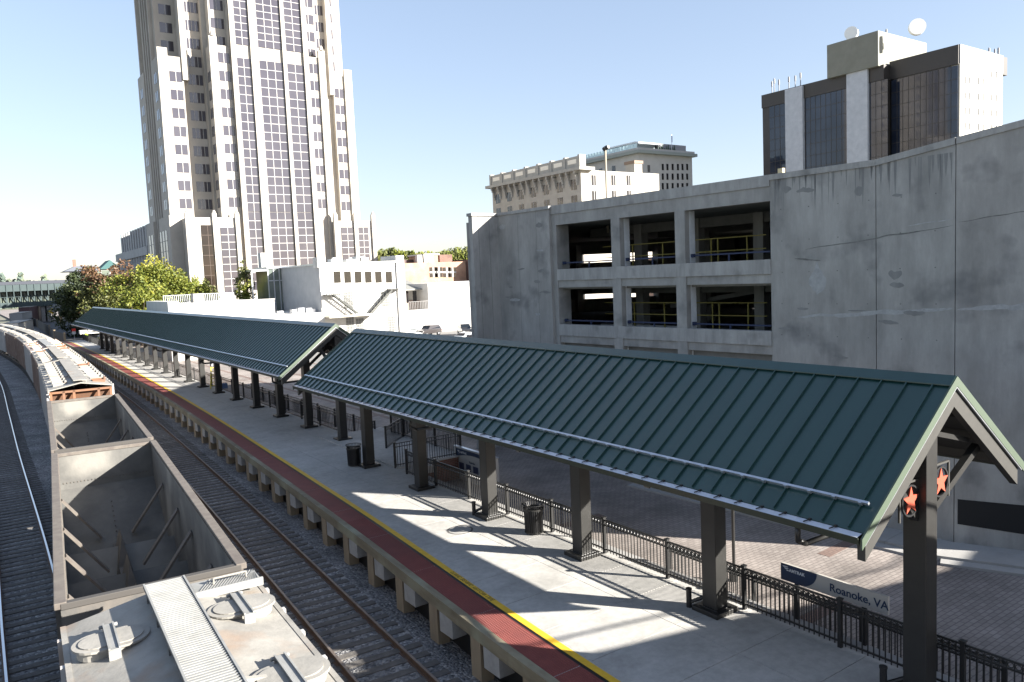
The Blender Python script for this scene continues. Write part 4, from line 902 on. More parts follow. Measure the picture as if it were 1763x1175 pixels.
# ------------------------------------------------------------------ hotel with bracketed cornice, and taller block behind it
m_buff = M('buff stone', (.36,.335,.29), (.41,.385,.34), .6, .85); m_buffd = M('stone trim', (.32,.31,.28), (.38,.37,.34), 1, .85)
ht = thing('hotel_building', 'buff stone building with heavy bracketed cornice and panelled parapet behind the garage', 'building', (90, 110, -1))
XH = 110.0; yl = aX(848, 340, XH).y; yr = aX(1000, 300, XH).y; zc = aX(1000, 290, XH).z; q = aY(1103, 330, yr)
MB().box(XH, q.x+6, yr, yl, -1, zc-.3).build('wall', m_buff, ht)
MB().box(XH-1.3, XH+3, yr-1.2, yl+1.2, zc-.4, zc+.25).build('cornice', m_buffd, ht); MB().box(XH-.3, XH+1, yr-.2, yl+.2, zc+.25, aX(1000,268,XH).z).build('parapet', m_buffd, ht)
zpp = aX(1000,268,XH).z; n = 7
for i in range(n+1):
    y = yr+(yl-yr)*i/n; MB().box(XH-.5, XH+1.2, y-.35, y+.35, zc+.25, zpp+.25).build('parapet_pier', m_buffd, ht)
    if i < n:
        MB().box(XH-.34, XH-.29, y+1.0, y+(yl-yr)/n-1.0, zc+.25+(zpp-zc)*.35, zpp-(zpp-zc)*.22).build('parapet_panel', M('bright panel', (.8,.75,.65)), ht)
W = Win(ht, m_darkw)
for i in range(n):
    y = yr+(yl-yr)*(i+.5)/n
    for k in range(4): z = zc-3.2-k*3.4; W.side(y-.95, y+.95, z-1.1, z+1.1, XH, 2)
    for yy in (y-1.35, y+1.35):
        b = MB()
        for kk, (dz, dd) in enumerate(((-.4,1.1),(-.9,.85),(-1.5,.6),(-2.1,.42),(-2.8,.3))): b.box(XH-dd, XH+.1, yy-.22, yy+.22, zc+dz-.65, zc+dz)
        b.build('cornice_bracket', m_buffd, ht)
for px in (1022, 1056, 1082):
    c = aY(px, 310, yr)
    for k in range(3): W.front(c.x-.6, c.x+.6, c.z-1.2-3.4*k, c.z+1.0-3.4*k, yr, 2)
W.done()
c = aY(1094, 300, yr+2); MB().box(c.x-1.2, c.x+1.2, yr+1, yr+4, zc-8, aY(1094,283,yr+2).z).build('chimney', m_buff, ht); MB().box(c.x-1.4, c.x+1.4, yr+.8, yr+4.2, aY(1094,283,yr+2).z, aY(1094,278,yr+2).z).build('chimney_cap', M('chimney cap', (.2,.14,.1)), ht)
hb = thing('terrace_building', 'grey white office building with rooftop terrace pavilion and flagpole behind the buff stone building', 'building', (130, 130, -1))
YB = 168; xl = aY(1100, 300, YB).x; xr = aY(1192, 300, YB).x; zc2 = aY(1150, 268, YB).z; m_gw = M('grey white brick', (.34,.34,.33), (.38,.38,.37), .5)
MB().box(xl, xr, YB, YB+34, -1, zc2).build('wall', m_gw, hb); MB().box(xl-1.2, xr+1.2, YB-1.2, YB+35, zc2, zc2+.9).build('cornice', M('green grey cornice', (.22,.25,.24)), hb); MB().box(xl-.6, xr+.6, YB-.6, YB+34.5, zc2+.9, zc2+1.6).build('cornice', m_gw, hb)
W = Win(hb, m_darkw)
for k in range(5):
    for px in (1141, 1149, 1158, 1167, 1175, 1183):
        c = aY(px, 288+16.5*k, YB); W.front(c.x-.42, c.x+.42, c.z-.95, c.z+.95, YB, 1)
    for px in (1103, 1116): 
        c = aY(px+1, 290+16.5*k, YB); W.front(c.x-.5, c.x+.5, c.z-1.1, c.z+.9, YB, 2)
    for y in (YB+4,YB+10,YB+16,YB+22,YB+28): W.side(y, y+1.5, zc2-4-k*3.2, zc2-2.2-k*3.2, xl, 1)
W.done()
a = aY(1122, 262, YB+6); b_ = aY(1177, 262, YB+6); zz_ = aY(1150,250,YB+6).z
MB().box(a.x+2, b_.x, YB+5, YB+12, zc2+1.2, zz_).build('roof_block', M('grey roof block', (.22,.23,.25)), hb)
MB().box(a.x-7, a.x+1.5, YB+6, YB+16, zc2+2.0, zz_-.6).build('glass_pavilion', M('pavilion glass', (.35,.40,.42), None, 1, .1), hb); MB().box(a.x-9, a.x+2, YB+4, YB+18, zz_-.6, zz_-.2).build('pavilion_roof', m_white, hb)
b = MB()
for i in range(22): b.box(xl-.5, xl-.4, YB+i*1.4, YB+i*1.4+1.3, zc2+1.6, zc2+2.9)
b.build('glass_balustrade', M('pale glass', (.45,.6,.65), None, 1, .15), hb)
b = MB()
for i in range(9): b.cyl((a.x+1+i*.9, YB+4.2, zc2+1.6), (a.x+1+i*.9, YB+4.2, zc2+3.2+.5*(i % 3)), .5, 6, .1)
b.build('terrace_shrub', M('terrace shrubs', (.04,.07,.05)), hb, kind='stuff')
c = aY(1156, 232, YB+4); MB().cyl((c.x,YB+4,zc2),(c.x,YB+4,c.z),.09,6).build('flagpole', m_galv, hb); MB().add([(c.x,YB+4,c.z-.2),(c.x-.25,YB+3.4,c.z-.7),(c.x-.2,YB+3.5,c.z-2.6),(c.x,YB+4,c.z-2.2)],[(0,1,2,3)]).build('flag', M('dark blue flag', (.05,.05,.2)), hb)
# ------------------------------------------------------------------ white painted buildings beyond the plaza
m_wp = M('white painted masonry', (.46,.45,.425), (.54,.525,.50), .7, .85, c3=(.36,.34,.30), sc3=.3, f3=.62); m_wg = M('shade toned white brick', (.36,.36,.36), (.42,.42,.415), .8, .85)
wb = thing('white_building', 'white two storey building with six tall dark windows and fire escape stairs', 'building', (46, 112, -1))
YW = 105; xa = aY(552, 500, YW).x; xb = aY(697, 500, YW).x; zw = aY(690, 452, YW).z
MB().box(xa, xb-1.3, YW, YW+26, -1, zw).build('wall', m_wp, wb)
MB().box(xa-.003-.02, xa-.003, YW+.02, YW+25.9, -1, zw-.02).build('side_wall', m_wg, wb)  # skin in a greyer white: the side's shade is put into its colour
MB().box(xa-.2, xb-1.2, YW-.2, YW+.15, zw, zw+.25).build('coping', m_wp, wb); MB().box(xb-1.3, xb, YW-.25, YW+5, -1, aY(693,440,YW).z).build('chimney_tower', m_wp, wb)
MB().box(xa-.3, xa+.9, YW-.22, YW+1.5, zw-.4, aY(550,447,YW).z+.3).build('corner_pier', m_wp, wb)
MB().box(xa-.25, xa-.02, YW, YW+26, zw, zw+.2).build('coping', m_galv, wb)
W = Win(wb, M('brown tinted glass', (.022,.018,.012), (.014,.012,.009), 3, .2))
for px in (580.5, 598.5, 616.5, 634, 651.5, 669.5): 
    c = aY(px, 477.5, YW); W.front(c.x-.52, c.x+.52, c.z-.82, c.z+.82, YW, 1, 1, d=.02)
W.done()
W = Win(wb, M('barred window', (.10,.105,.10), (.16,.16,.15), 8, .4))
for px, py, ww, hh in ((600,517,1.4,2.4),(664,515,1.4,2.2),(603,562,1.2,2.6),(620,564,1.2,2.6),(675,558,1.3,2.2),(540,560,1.0,1.2)):
    c = aY(px, py, YW); W.front(c.x-ww/2, c.x+ww/2, c.z-hh/2, c.z+hh/2, YW, 3, 6, d=.03)
W.done(m_mull, .04)
m_fe = M('grey steel stairs', (.05,.053,.047), None, 1, .6)
def st(pa, pb, yo=-1.2):
    fe = MB()
    a = aY(*pa, YW+yo); b2 = aY(*pb, YW+yo)
    for dy in (0, .8): fe.beam(a+Vector((0,dy,0)), b2+Vector((0,dy,0)), .08, .22); fe.beam(a+Vector((0,dy,.95)), b2+Vector((0,dy,.95)), .05, .05)
    n = 14
    for i in range(n+1):
        c = a.lerp(b2, i/n); fe.box(c.x-.12, c.x+.12, c.y, c.y+.8, c.z+.02, c.z+.05)
        if i % 2 == 0: fe.beam(c, c+Vector((0,0,.95)), .04, .04)
    fe.build('stair_flight', m_fe, wb)
st((575,508),(617,540)); st((675,500),(640,540))
fe = MB(); a = aY(565,509,YW-1.2); b2 = aY(578,507,YW-1.2); fe.box(a.x-.3,b2.x+.6,YW-1.3,YW,b2.z-.1,b2.z); 
for k in (0,.5,1.0): fe.box(a.x-.3,b2.x+.6,YW-1.3,YW-1.25,b2.z+k,b2.z+k+.04)
for x in (a.x-.3, a.x+.4, b2.x+.5): fe.box(x,x+.05,YW-1.3,YW-1.25,b2.z-1.2,b2.z+1)
fe.build('stair_platform', m_fe, wb); fe = MB(); a = aY(672,499,YW-1.2); b2 = aY(690,497,YW-1.2); fe.box(a.x,b2.x+.2,YW-1.3,YW,b2.z-.1,b2.z); fe.box(a.x,b2.x+.2,YW-1.3,YW-1.25,b2.z+.9,b2.z+.95)
fe.build('stair_platform', m_fe, wb)
a = aY(567,549,YW-2.5); b2 = aY(640,539,YW-2.5); MB().box(a.x, b2.x+1.2, YW-2.6, YW, b2.z-.35, b2.z-.1).build('landing', M('landing slab', (.38,.35,.28)), wb)
# left annex with glazed corner box and low roofs
gx0 = aY(492, 500, 122); 
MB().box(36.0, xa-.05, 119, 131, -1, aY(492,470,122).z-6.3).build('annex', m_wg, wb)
gb = thing('glazed_annex', 'steel and glass stair box attached to the shaded side of the white building', 'building', (35, 123, -1))
za, zb_ = aY(478,548,121).z, aY(478,462,121).z; gl, gr_ = aY(463,500,121).x, aY(492,500,121).x
MB().box(gl, gr_, 121, 127, -1, zb_).build('glass_box', M('grey green glass', (.10,.12,.11), (.15,.17,.15), .5, .12), gb)
b = MB()
for x in (gl, (gl*2+gr_)/3, (gl+2*gr_)/3, gr_): b.box(x-.07, x+.07, 120.9, 121.05, -1, zb_)
for z in (za, zb_-2.0, zb_-.1): b.box(gl, gr_, 120.9, 121.06, z, z+.14)
b.box(gl-.2, gr_+.2, 120.7, 127.2, zb_, zb_+.25); b.box(gl-2.6, gl-2.4, 120.9, 121.1, -1, zb_-.2); b.box(gl-2.6, gl, 120.9, 127, zb_-.4, zb_-.1); b.build('frame', m_galv, gb)
ch = aY(452, 440, 128); MB().box(ch.x-.3, ch.x+.9, 128, 129.5, 5, ch.z+.4).build('vent_stack', m_wp, label='square white vent stack on the roof behind the glazed box', cat='vent stack')
lb = thing('low_white_building', 'low white building with flat roof and railing between the far canopy and tower', 'building', (30, 112, -1))
YL_ = 103; l0 = aY(292, 545, YL_).x; l1 = aY(474, 545, YL_).x; zl = aY(474, 514, YL_).z
MB().box(l0+.6, l1, YL_, YL_+17, -1, zl-.15).build('wall', m_wp, lb); MB().box(l0-.1, l0+1.2, YL_-.1, YL_+14, -1, zl+.3).build('corner_pier', m_wp, lb); MB().box(l0+1.2, l1+.1, YL_-.08, YL_+.3, zl-.15, zl).build('coping', m_side, lb)
b = MB()
for i in range(40): x = l0+1+(l1-l0-4)*i/39; b.box(x-.03, x+.03, YL_+8, YL_+8.06, zl-.1, zl+1.0)
b.box(l0+1, l1-3, YL_+8, YL_+8.06, zl+.95, zl+1.02); b.build('railing', m_galv, lb)
c = aY(341, 513, YL_+5); MB().box(c.x-.7, c.x+.7, YL_+4.5, YL_+6, zl-.15, zl+1.1).build('roof_unit', M('grey roof unit', (.25,.24,.22)), lb)
MB().box(l1, xa, YW-1, YW+14, -1, aY(500,540,YW).z-.1).build('link_building', m_wp, label='low white link wall between the white buildings', cat='building')
zlk = aY(500,540,YW).z-.1
for px, sz in ((506,.7),(518,.9),(531,.8),(538,.6),(483,.6)):
    c = aY(px, 535, YW+1.5); b = MB().box(c.x-sz/2, c.x+sz/2, YW+1.2, YW+2.2, zlk, zlk+sz*.8); b.box(c.x-sz*.3, c.x+sz*.3, YW+1.18, YW+1.2, zlk+.1, zlk+sz*.6); b.build('roof_vent_unit', m_galv, label='small metal ventilation unit on the low white link roof', cat='vent unit', group='vent units on the low roof')
for px, w_, h_ in ((572,1.2,.9),(600,1.6,.8),(613,.8,1.2),(622,1.4,1.0)):
    c = aY(px, 440, YW+6); b = MB().box(c.x-w_/2, c.x+w_/2, YW+5, YW+6.5, zw, zw+h_); b.cyl((c.x,YW+5.5,zw+h_),(c.x,YW+5.5,zw+h_+.25),.3,8); b.build('rooftop_unit', M('pale unit', (.55,.55,.52)), label='pale air handling unit on the roof of the white building with six windows', cat='roof unit', group='units on the white building roof')
# right low white buildings
rb = thing('white_warehouse', 'blank bright white low building at right of the fire escape building', 'building', (66, 118, -1))
YR = 116; r0 = aY(738, 520, YR).x; r1 = r0+22; zr0 = aY(760, 487, YR).z
MB().box(r0, r1, YR, YR+14, -1, zr0).build('wall', m_wp, rb); MB().box(r0-4.2, r0, YR+3, YR+14, -1, aY(715,510,YR).z-.8).build('recess_wall', M('pinkish wall', (.26,.19,.155)), rb)
MB().add([(r0-5,YR+2,aY(715,495,YR).z-.3),(r0,YR+2,aY(715,495,YR).z-.3),(r0+3,YR+13,aY(715,485,YR).z+.3),(r0-5,YR+13,aY(715,485,YR).z+.3),(r0-5,YR+2,aY(715,495,YR).z-.5),(r0,YR+2,aY(715,495,YR).z-.5),(r0+3,YR+13,aY(715,485,YR).z-.5),(r0-5,YR+13,aY(715,485,YR).z-.5)],[(0,1,2,3),(7,6,5,4),(0,4,5,1),(1,5,6,2),(2,6,7,3),(3,7,4,0)]).build('shed_roof', M('grey shed roof', (.22,.22,.20)), rb)
W = Win(rb, m_darkw); zz_ = aY(730,508,YR+3).z
for dx in (-1.0, -2.6, -4.0): W.front(r0+dx-.35, r0+dx+.35, zz_-1.2, zz_+.8, YR+3, 1)
W.done()
xx = aY(705,545,112).x; xy = aY(729,545,112).x; MB().box(xx-.5, r1, 112, 116, -1, aY(760,532,112).z).build('low_wall', m_wp, rb); 
b = MB()
for i in range(14): x = xx+i*.3; b.box(x, x+.04, 112, 112.05, aY(720,532,112).z, aY(720,519,112).z)
b.box(xx, xx+4, 112, 112.05, aY(720,519,112).z-.05, aY(720,519,112).z); b.build('balcony_rail', m_mull, rb)
# brick building and trees behind
bk = thing('brick_building', 'long orange brick building with small white windows behind the white buildings', 'building', (75, 140, -1))
YK = 136; k0 = aY(690, 460, YK).x; k1 = aY(802, 460, YK).x; zk = aY(750, 452, YK).z
MB().box(k0-6, k1, YK, YK+18, -1, zk).build('wall', m_brick2, bk); MB().box(k1+.01, k1+14, YK-4, YK+18, -1, aY(808,447,YK).z).build('dark_wing', M('dark brown brick', (.07,.04,.035)), bk)
for a0, a1, t in ((752,775,438),(778,800,437)): 
    MB().box(aY(a0,440,YK).x, aY(a1,440,YK).x, YK+5, YK+12, zk-1, aY(a0,t,YK).z).build('penthouse', m_brick if a0 > 760 else m_brick2, bk)
MB().box(aY(752,440,YK).x-.3, aY(775,440,YK).x+.3, YK+4.8, YK+12, aY(752,438,YK).z, aY(752,438,YK).z+.3).build('roof_cap', m_wp, bk)
MB().box(aY(709,440,YK).x, aY(728,440,YK).x, YK+4, YK+10, zk-1, aY(715,446,YK).z).build('roof_block', M('dark block', (.06,.035,.03)), bk)
for px in (733,741,750): c = aY(px,450,YK); MB().box(c.x-.7, c.x+.7, YK+2, YK+3, zk-.6, zk+1.6).build('roof_vent', m_wp, bk)
W = Win(bk, m_darkw)
for px in (746, 755.5, 769, 779): c = aY(px, 469, YK); W.front(c.x-.85, c.x+.85, c.z-1.0, c.z+1.0, YK, 2, 2)
W.done(m_wp, .3)
MB().box(78, 104, 66, 80, -1, 9.5).build('garage_view_building', m_brick2, label='orange brick building glimpsed through the open garage decks', cat='building')
# ------------------------------------------------------------------ old stone building, glass bridge and station at far left
os_ = thing('classical_building', 'old grey stone building with columns and parapet left of the tower', 'building', (45, 275, -1))
XS = 40.5; y1_, y2_ = aX(262,400,XS).y, aX(207,405,XS).y; zs1 = aX(235,400,XS).z
m_os = M('grey weathered stone', (.28,.28,.28), (.36,.36,.36), .5)
MB().box(XS, XS+26, y1_-12, y2_, -1, zs1).build('wall', m_os, os_); n = 12
MB().box(XS-1.6, XS+1, y1_, y2_+1.5, zs1-7.2, zs1-5.0).build('cornice', m_os, os_)
for i in range(n+1):
    y = y1_+2+(y2_-y1_-2.5)*i/n; MB().cyl((XS-.7,y,0),(XS-.7,y,zs1-7.2),.75,10).build('column', m_os, os_)
    if i < n: MB().box(XS-.06, XS+.02, y+1.0, y+(y2_-y1_)/n-.6, 3, zs1-8.2).build('window', m_darkw, os_); MB().box(XS-.3, XS+.3, y+.2, y+1.6, zs1-4.6, zs1+.8).build('parapet_pier', m_os, os_)
gb_ = thing('glass_footbridge', 'enclosed green steel and glass footbridge crossing high over the tracks at far left', 'footbridge', (10, 330, 5))
YG = 300; p0 = aY(-80, 485, YG); p1 = aY(128, 482, YG); zt_ = aY(60,484,YG).z; zb_ = aY(60,528,YG).z
m_gs = M('green grey steel', (.03,.05,.053), (.04,.06,.062), .5, .6); m_bg = M('dim bridge glazing', (.08,.10,.085), (.15,.17,.13), .25, .3)
MB().box(p0.x, p1.x, YG, YG+4.5, zt_-1.0, zt_).build('roof', M('dark roof', (.04,.045,.06)), gb_)
MB().box(p0.x, p1.x, YG, YG+4.5, zb_, zb_+1.6).build('floor', m_gs, gb_); MB().box(p0.x, p1.x, YG+.1, YG+4.4, zt_-3.2, zt_-1.0).build('header', m_gs, gb_)
b = MB(); n = 17; L_ = p1.x-p0.x; 
for i in range(n+1):
    x = p0.x+L_*i/n; b.box(x-.12, x+.12, YG-.1, YG+.1, zb_, zt_-1)
    if i < n: b.beam((x, YG+3.9, zt_-3.2), (x+L_/n, YG+3.9, zb_+1.6), .25, .3); b.beam((x, YG, zb_+1.6+(zt_-3.2-zb_-1.6)*.5), (x+L_/n, YG, zb_+1.6+(zt_-3.2-zb_-1.6)*.5), .12, .12); b.box(x-.25, x+.1, YG+3.8, YG+4.1, zb_, zt_-1)
b.build('truss_frame', m_gs, gb_); MB().box(p0.x, p1.x, YG+4.2, YG+4.3, zb_+1.6, zt_-3.2).build('glazing', m_bg, gb_)
for px in (76, 83): c = aY(px, 535, YG); MB().box(c.x-.8, c.x+.8, YG+1, YG+3, -1, zb_).build('pier', m_side, gb_)
pv = thing('station_pavilion', 'low pavilion with wide grey roof, red chimney and green gable above the dark tree', 'building', (35, 330, -1))
YP = 320; a = aY(110,466,YP); b2 = aY(172,464,YP); MB().add([(a.x,YP,a.z-.4),(b2.x,YP,a.z-.4),(b2.x,YP+16,a.z-.4),(a.x,YP+16,a.z-.4),(a.x+4,YP+4,a.z+1.5),(b2.x-1,YP+4,a.z+1.5),(b2.x-1,YP+12,a.z+1.5),(a.x+4,YP+12,a.z+1.5)],[(0,1,5,4),(1,2,6,5),(2,3,7,6),(3,0,4,7),(4,5,6,7),(3,2,1,0)]).build('roof', M('blue grey roof', (.13,.14,.16)), pv)
MB().box(a.x+3, b2.x+8, YP+2, YP+14, -1, a.z-.4).build('glazed_wall', m_bg, pv); b = MB()
for i in range(8): x = a.x+3+i*3; b.box(x-.15, x+.15, YP+1.9, YP+2, a.z-5, a.z-.4)
b.build('mullion', m_mull, pv); c = aY(128,450,YP+5); MB().box(c.x-.5, c.x+.5, YP+5, YP+6, a.z, c.z+.6).build('chimney', M('red pipe', (.35,.1,.07)), pv)
g0 = aY(172,464,YP+4); g1 = aY(200,463,YP+4); gt = aY(189,448,YP+4); MB().add([(g0.x,YP+4,g0.z),(g1.x+2,YP+4,g0.z),(g1.x+2,YP+16,g0.z),(g0.x,YP+16,g0.z),(gt.x,YP+4,gt.z),(gt.x,YP+16,gt.z)],[(0,1,4),(1,2,5,4),(2,3,5),(3,0,4,5)]).build('green_gable', M('green gable', (.03,.09,.09)), pv)
sh = thing('open_shelter', 'small shelter with pale flat roof and brick pillar beyond the street', 'shelter', (26, 300, -1))
a = aY(88,529,290); b2 = aY(108,529,290); MB().add([(a.x,288,a.z-1.6),(b2.x,288,a.z-1.6),(b2.x,300,a.z-1.6),(a.x,300,a.z-1.6),(a.x+.8,288,a.z+.6),(b2.x-.4,288,a.z+.6),(b2.x-.4,300,a.z+.6),(a.x+.8,300,a.z+.6)],[(0,1,5,4),(1,2,6,5),(2,3,7,6),(3,0,4,7),(4,5,6,7),(3,2,1,0)]).build('roof', M('pale shelter roof', (.2,.2,.2)), sh)
c = aY(104,545,290); MB().box(c.x-.4, c.x+.5, 290, 291, -1, a.z-1.6).build('pillar', M('tan pillar', (.35,.25,.14)), sh); MB().box(a.x+.5, a.x+.8, 290, 290.3, -1, a.z-1.6).build('post', m_mull, sh)
MB().box(b2.x+.5, b2.x+14, 302, 304, -1, 3.2).build('garden_wall', m_wp, label='pale wall behind the dark street tree at far left', cat='wall')
# ------------------------------------------------------------------ trees, hills
def leafmat(name, cols, tr=.25):
    m = bpy.data.materials.new(name); m.use_nodes = True; n = m.node_tree; N = n.nodes; L = n.links; b = N['Principled BSDF']
    g = N.new('ShaderNodeNewGeometry'); rp = N.new('ShaderNodeValToRGB'); L.new(g.outputs['Random Per Island'], rp.inputs[0]); e = rp.color_ramp.elements
    e[0].color = (*cols[0], 1); e[1].color = (*cols[-1], 1)
    for i, c in enumerate(cols[1:-1]): k = e.new((i+1)/(len(cols)-1)); k.color = (*c, 1)
    L.new(rp.outputs[0], b.inputs['Base Color']); b.inputs['Roughness'].default_value = .6
    t = N.new('ShaderNodeBsdfTranslucent'); L.new(rp.outputs[0], t.inputs[0]); mx = N.new('ShaderNodeMixShader'); mx.inputs[0].default_value = tr
    L.new(b.outputs[0], mx.inputs[1]); L.new(t.outputs[0], mx.inputs[2]); L.new(mx.outputs[0], N['Material Output'].inputs[0]); return m
m_bark = M('bark', (.06,.045,.035), (.10,.08,.06), 3, .9)
def tree(label, x, y, zb, zt, rad, mats, seed, n=5200, ls=.30, zc=None, group=None, split=None, name='street_tree', cone=False):
    rnd = random.Random(seed); root = thing(name, label, 'tree', (x, y, zb), group)
    H = zt-zb; cz = zb+H*.58 if zc is None else zc; rz = zt-cz
    t = MB(); t.cyl((x,y,zb),(x,y,cz-rz*.3),.28,8,.2); tips = []
    for i in range(9):
        a = i*2.4+rnd.random(); q = Vector((x+math.cos(a)*rad*.6, y+math.sin(a)*rad*.6, cz+rnd.uniform(-.3,.5)*rz)); t.cyl((x,y,cz-rz*rnd.uniform(.3,.7)), q, .13, 5, .03); tips.append(q)
    t.build('trunk', m_bark, root)
    clumps = []
    for i in range(130):
        while True:
            p = Vector((rnd.uniform(-1,1), rnd.uniform(-1,1), rnd.uniform(-1,1)))
            if .3 < p.length < 1: break
        if cone: f = 1-max(0, p.z)*.75; p.x *= f; p.y *= f
        k = .80+.34*noise.noise(p*2.2+Vector((seed,0,0)))
        clumps.append((Vector((x+p.x*rad*k, y+p.y*rad*k, cz+p.z*rz*k*.97)), rnd.uniform(.13,.27)*rad))
    cr = [MB() for _ in mats]
    for i in range(n):
        c, r = clumps[rnd.randrange(len(clumps))]; d = Vector((rnd.gauss(0,1), rnd.gauss(0,1), rnd.gauss(0,1))).normalized()*r*rnd.uniform(.5,1.1); d.z *= .8
        p = c+d; a = Vector((rnd.gauss(0,1), rnd.gauss(0,1), rnd.gauss(0,.7))).normalized(); b = a.cross(Vector((rnd.gauss(0,1), rnd.gauss(0,1), rnd.gauss(0,1)))).normalized(); s = ls*rnd.uniform(.6,1.2)
        k = 0
        if split: k = 1 if (p.z-cz)/rz + .9*noise.noise(p*.35) > split else 0
        cr[k].add([p-a*s, p-b*s*.6, p+a*s, p+b*s*.6], [(0,1,2,3)])
    for c, m_ in zip(cr, mats):
        if c.v: c.build('crown', m_, root)
    return root
lf_g = leafmat('yellow green leaves', [(.08,.11,.015),(.15,.175,.025),(.21,.215,.03),(.11,.14,.02)]); lf_d = leafmat('dark green leaves', [(.018,.03,.012),(.035,.05,.018),(.05,.065,.02)]); lf_r = leafmat('russet leaves', [(.11,.06,.035),(.155,.08,.04),(.12,.09,.04)]); lf_o = leafmat('olive leaves', [(.06,.075,.02),(.11,.12,.035),(.15,.15,.04)]); lf_y = leafmat('golden leaves', [(.23,.22,.03),(.29,.27,.03),(.19,.20,.03)])
c = aY(160, 520, 185); tree('dark green street tree at the left end of the tree row', aY(150,520,185).x, 185, -1, aY(160,455,185).z, 8.0, [lf_d, lf_d], 3, 18000, .34, zc=5.2, split=.7)
tree('tree with reddish brown autumn top behind the dark green one', aY(192,500,172).x, 172, -1, aY(190,446,172).z, 7.4, [lf_o, lf_r], 5, 18000, .28, zc=6.6, split=.25)
tree('large yellow green tree in front of the stone building', aY(268,500,142).x, 142, -1, aY(268,437,142).z, 7.9, [lf_g, lf_y], 8, 22000, .24, zc=6.4, split=.75)
tree('golden green tree lower at the foot of the large one', aY(236,530,138).x, 136, -1, aY(236,478,136).z, 4.0, [lf_g, lf_y], 18, 6000, .22, zc=4.4, split=0)
tree('loose green tree right of the large yellow green one', aY(335,510,140).x, 140, -1, aY(330,462,140).z, 3.6, [lf_g], 9, 5000, .22, zc=5.5)
tree('slim green tree by the foot of the tower', aY(358,505,150).x, 150, -1, aY(352,468,150).z, 2.6, [lf_o], 19, 2600, .22, zc=5.0)
tree('small pointed tree in front of the tower windows beside the glazed box', aY(421,490,124).x, 124, 0, aY(421,443,124).z, 2.1, [lf_g, lf_o], 12, 3000, .18, zc=8.3, split=-.2, cone=True)
# distant wood line and hills
def ridge(name, label, pts, Y, mats, h, n, ls, seed):
    rnd = random.Random(seed); b = [MB() for _ in mats]; 
    for i in range(n):
        t = rnd.random()*(len(pts)-1); k = int(t); f = t-k; px = pts[k][0]*(1-f)+pts[k+1][0]*f; py = pts[k][1]*(1-f)+pts[k+1][1]*f
        top = aY(px, py, Y); k2 = rnd.random()**.6; z = top.z - h*(1-k2) + 1.6*noise.noise(Vector((px*.12, seed, 0)))*h*.18
        p = Vector((top.x, Y+rnd.uniform(0,h), z)); a = Vector((rnd.gauss(0,1), rnd.gauss(0,1), rnd.gauss(0,1))).normalized(); c = a.orthogonal().normalized(); s = ls*rnd.uniform(.6,1.3)
        b[0 if noise.noise(Vector((px*.08,z*.1,seed))) < .05 else -1].add([p-a*s, p-c*s, p+a*s, p+c*s], [(0,1,2,3)])
    for m_, x in zip(mats, b):
        if x.v: x.build(name, m_, kind='stuff', label=label, cat='woods')
ridge('distant_trees', 'line of green trees behind the brick building', [(640,440),(655,434),(680,431),(705,432),(716,441),(735,438),(760,436),(775,433),(800,432),(830,428)], 260, [lf_o, lf_g], 12, 14000, .6, 2)
ridge('distant_trees', 'hazy tree line on the hills beyond the glass footbridge', [(-60,481),(0,480),(40,482),(70,487),(110,484)], 700, [M('far olive', (.10,.12,.08)), M('far green', (.09,.12,.10))], 30, 6000, 1.5, 5)
b = MB()
for i in range(60):
    a = R(-75+i*2.4); 
def hill(x): return 30+22*noise.noise(Vector((x*.0016, 3, 0)))+10*noise.noise(Vector((x*.006, 9, 0)))
xs = list(range(-2600, 3400, 60)); vs = []
for x in xs: vs += [(x, 2600, -20), (x, 2750, hill(x)), (x, 3100, -20)]
MB().add(vs, [(3*i+k, 3*i+k+1, 3*i+k+4, 3*i+k+3) for i in range(len(xs)-1) for k in range(2)]).build('hills', M('far hills', (.20,.25,.24), (.26,.31,.28), .01, 1), kind='structure')
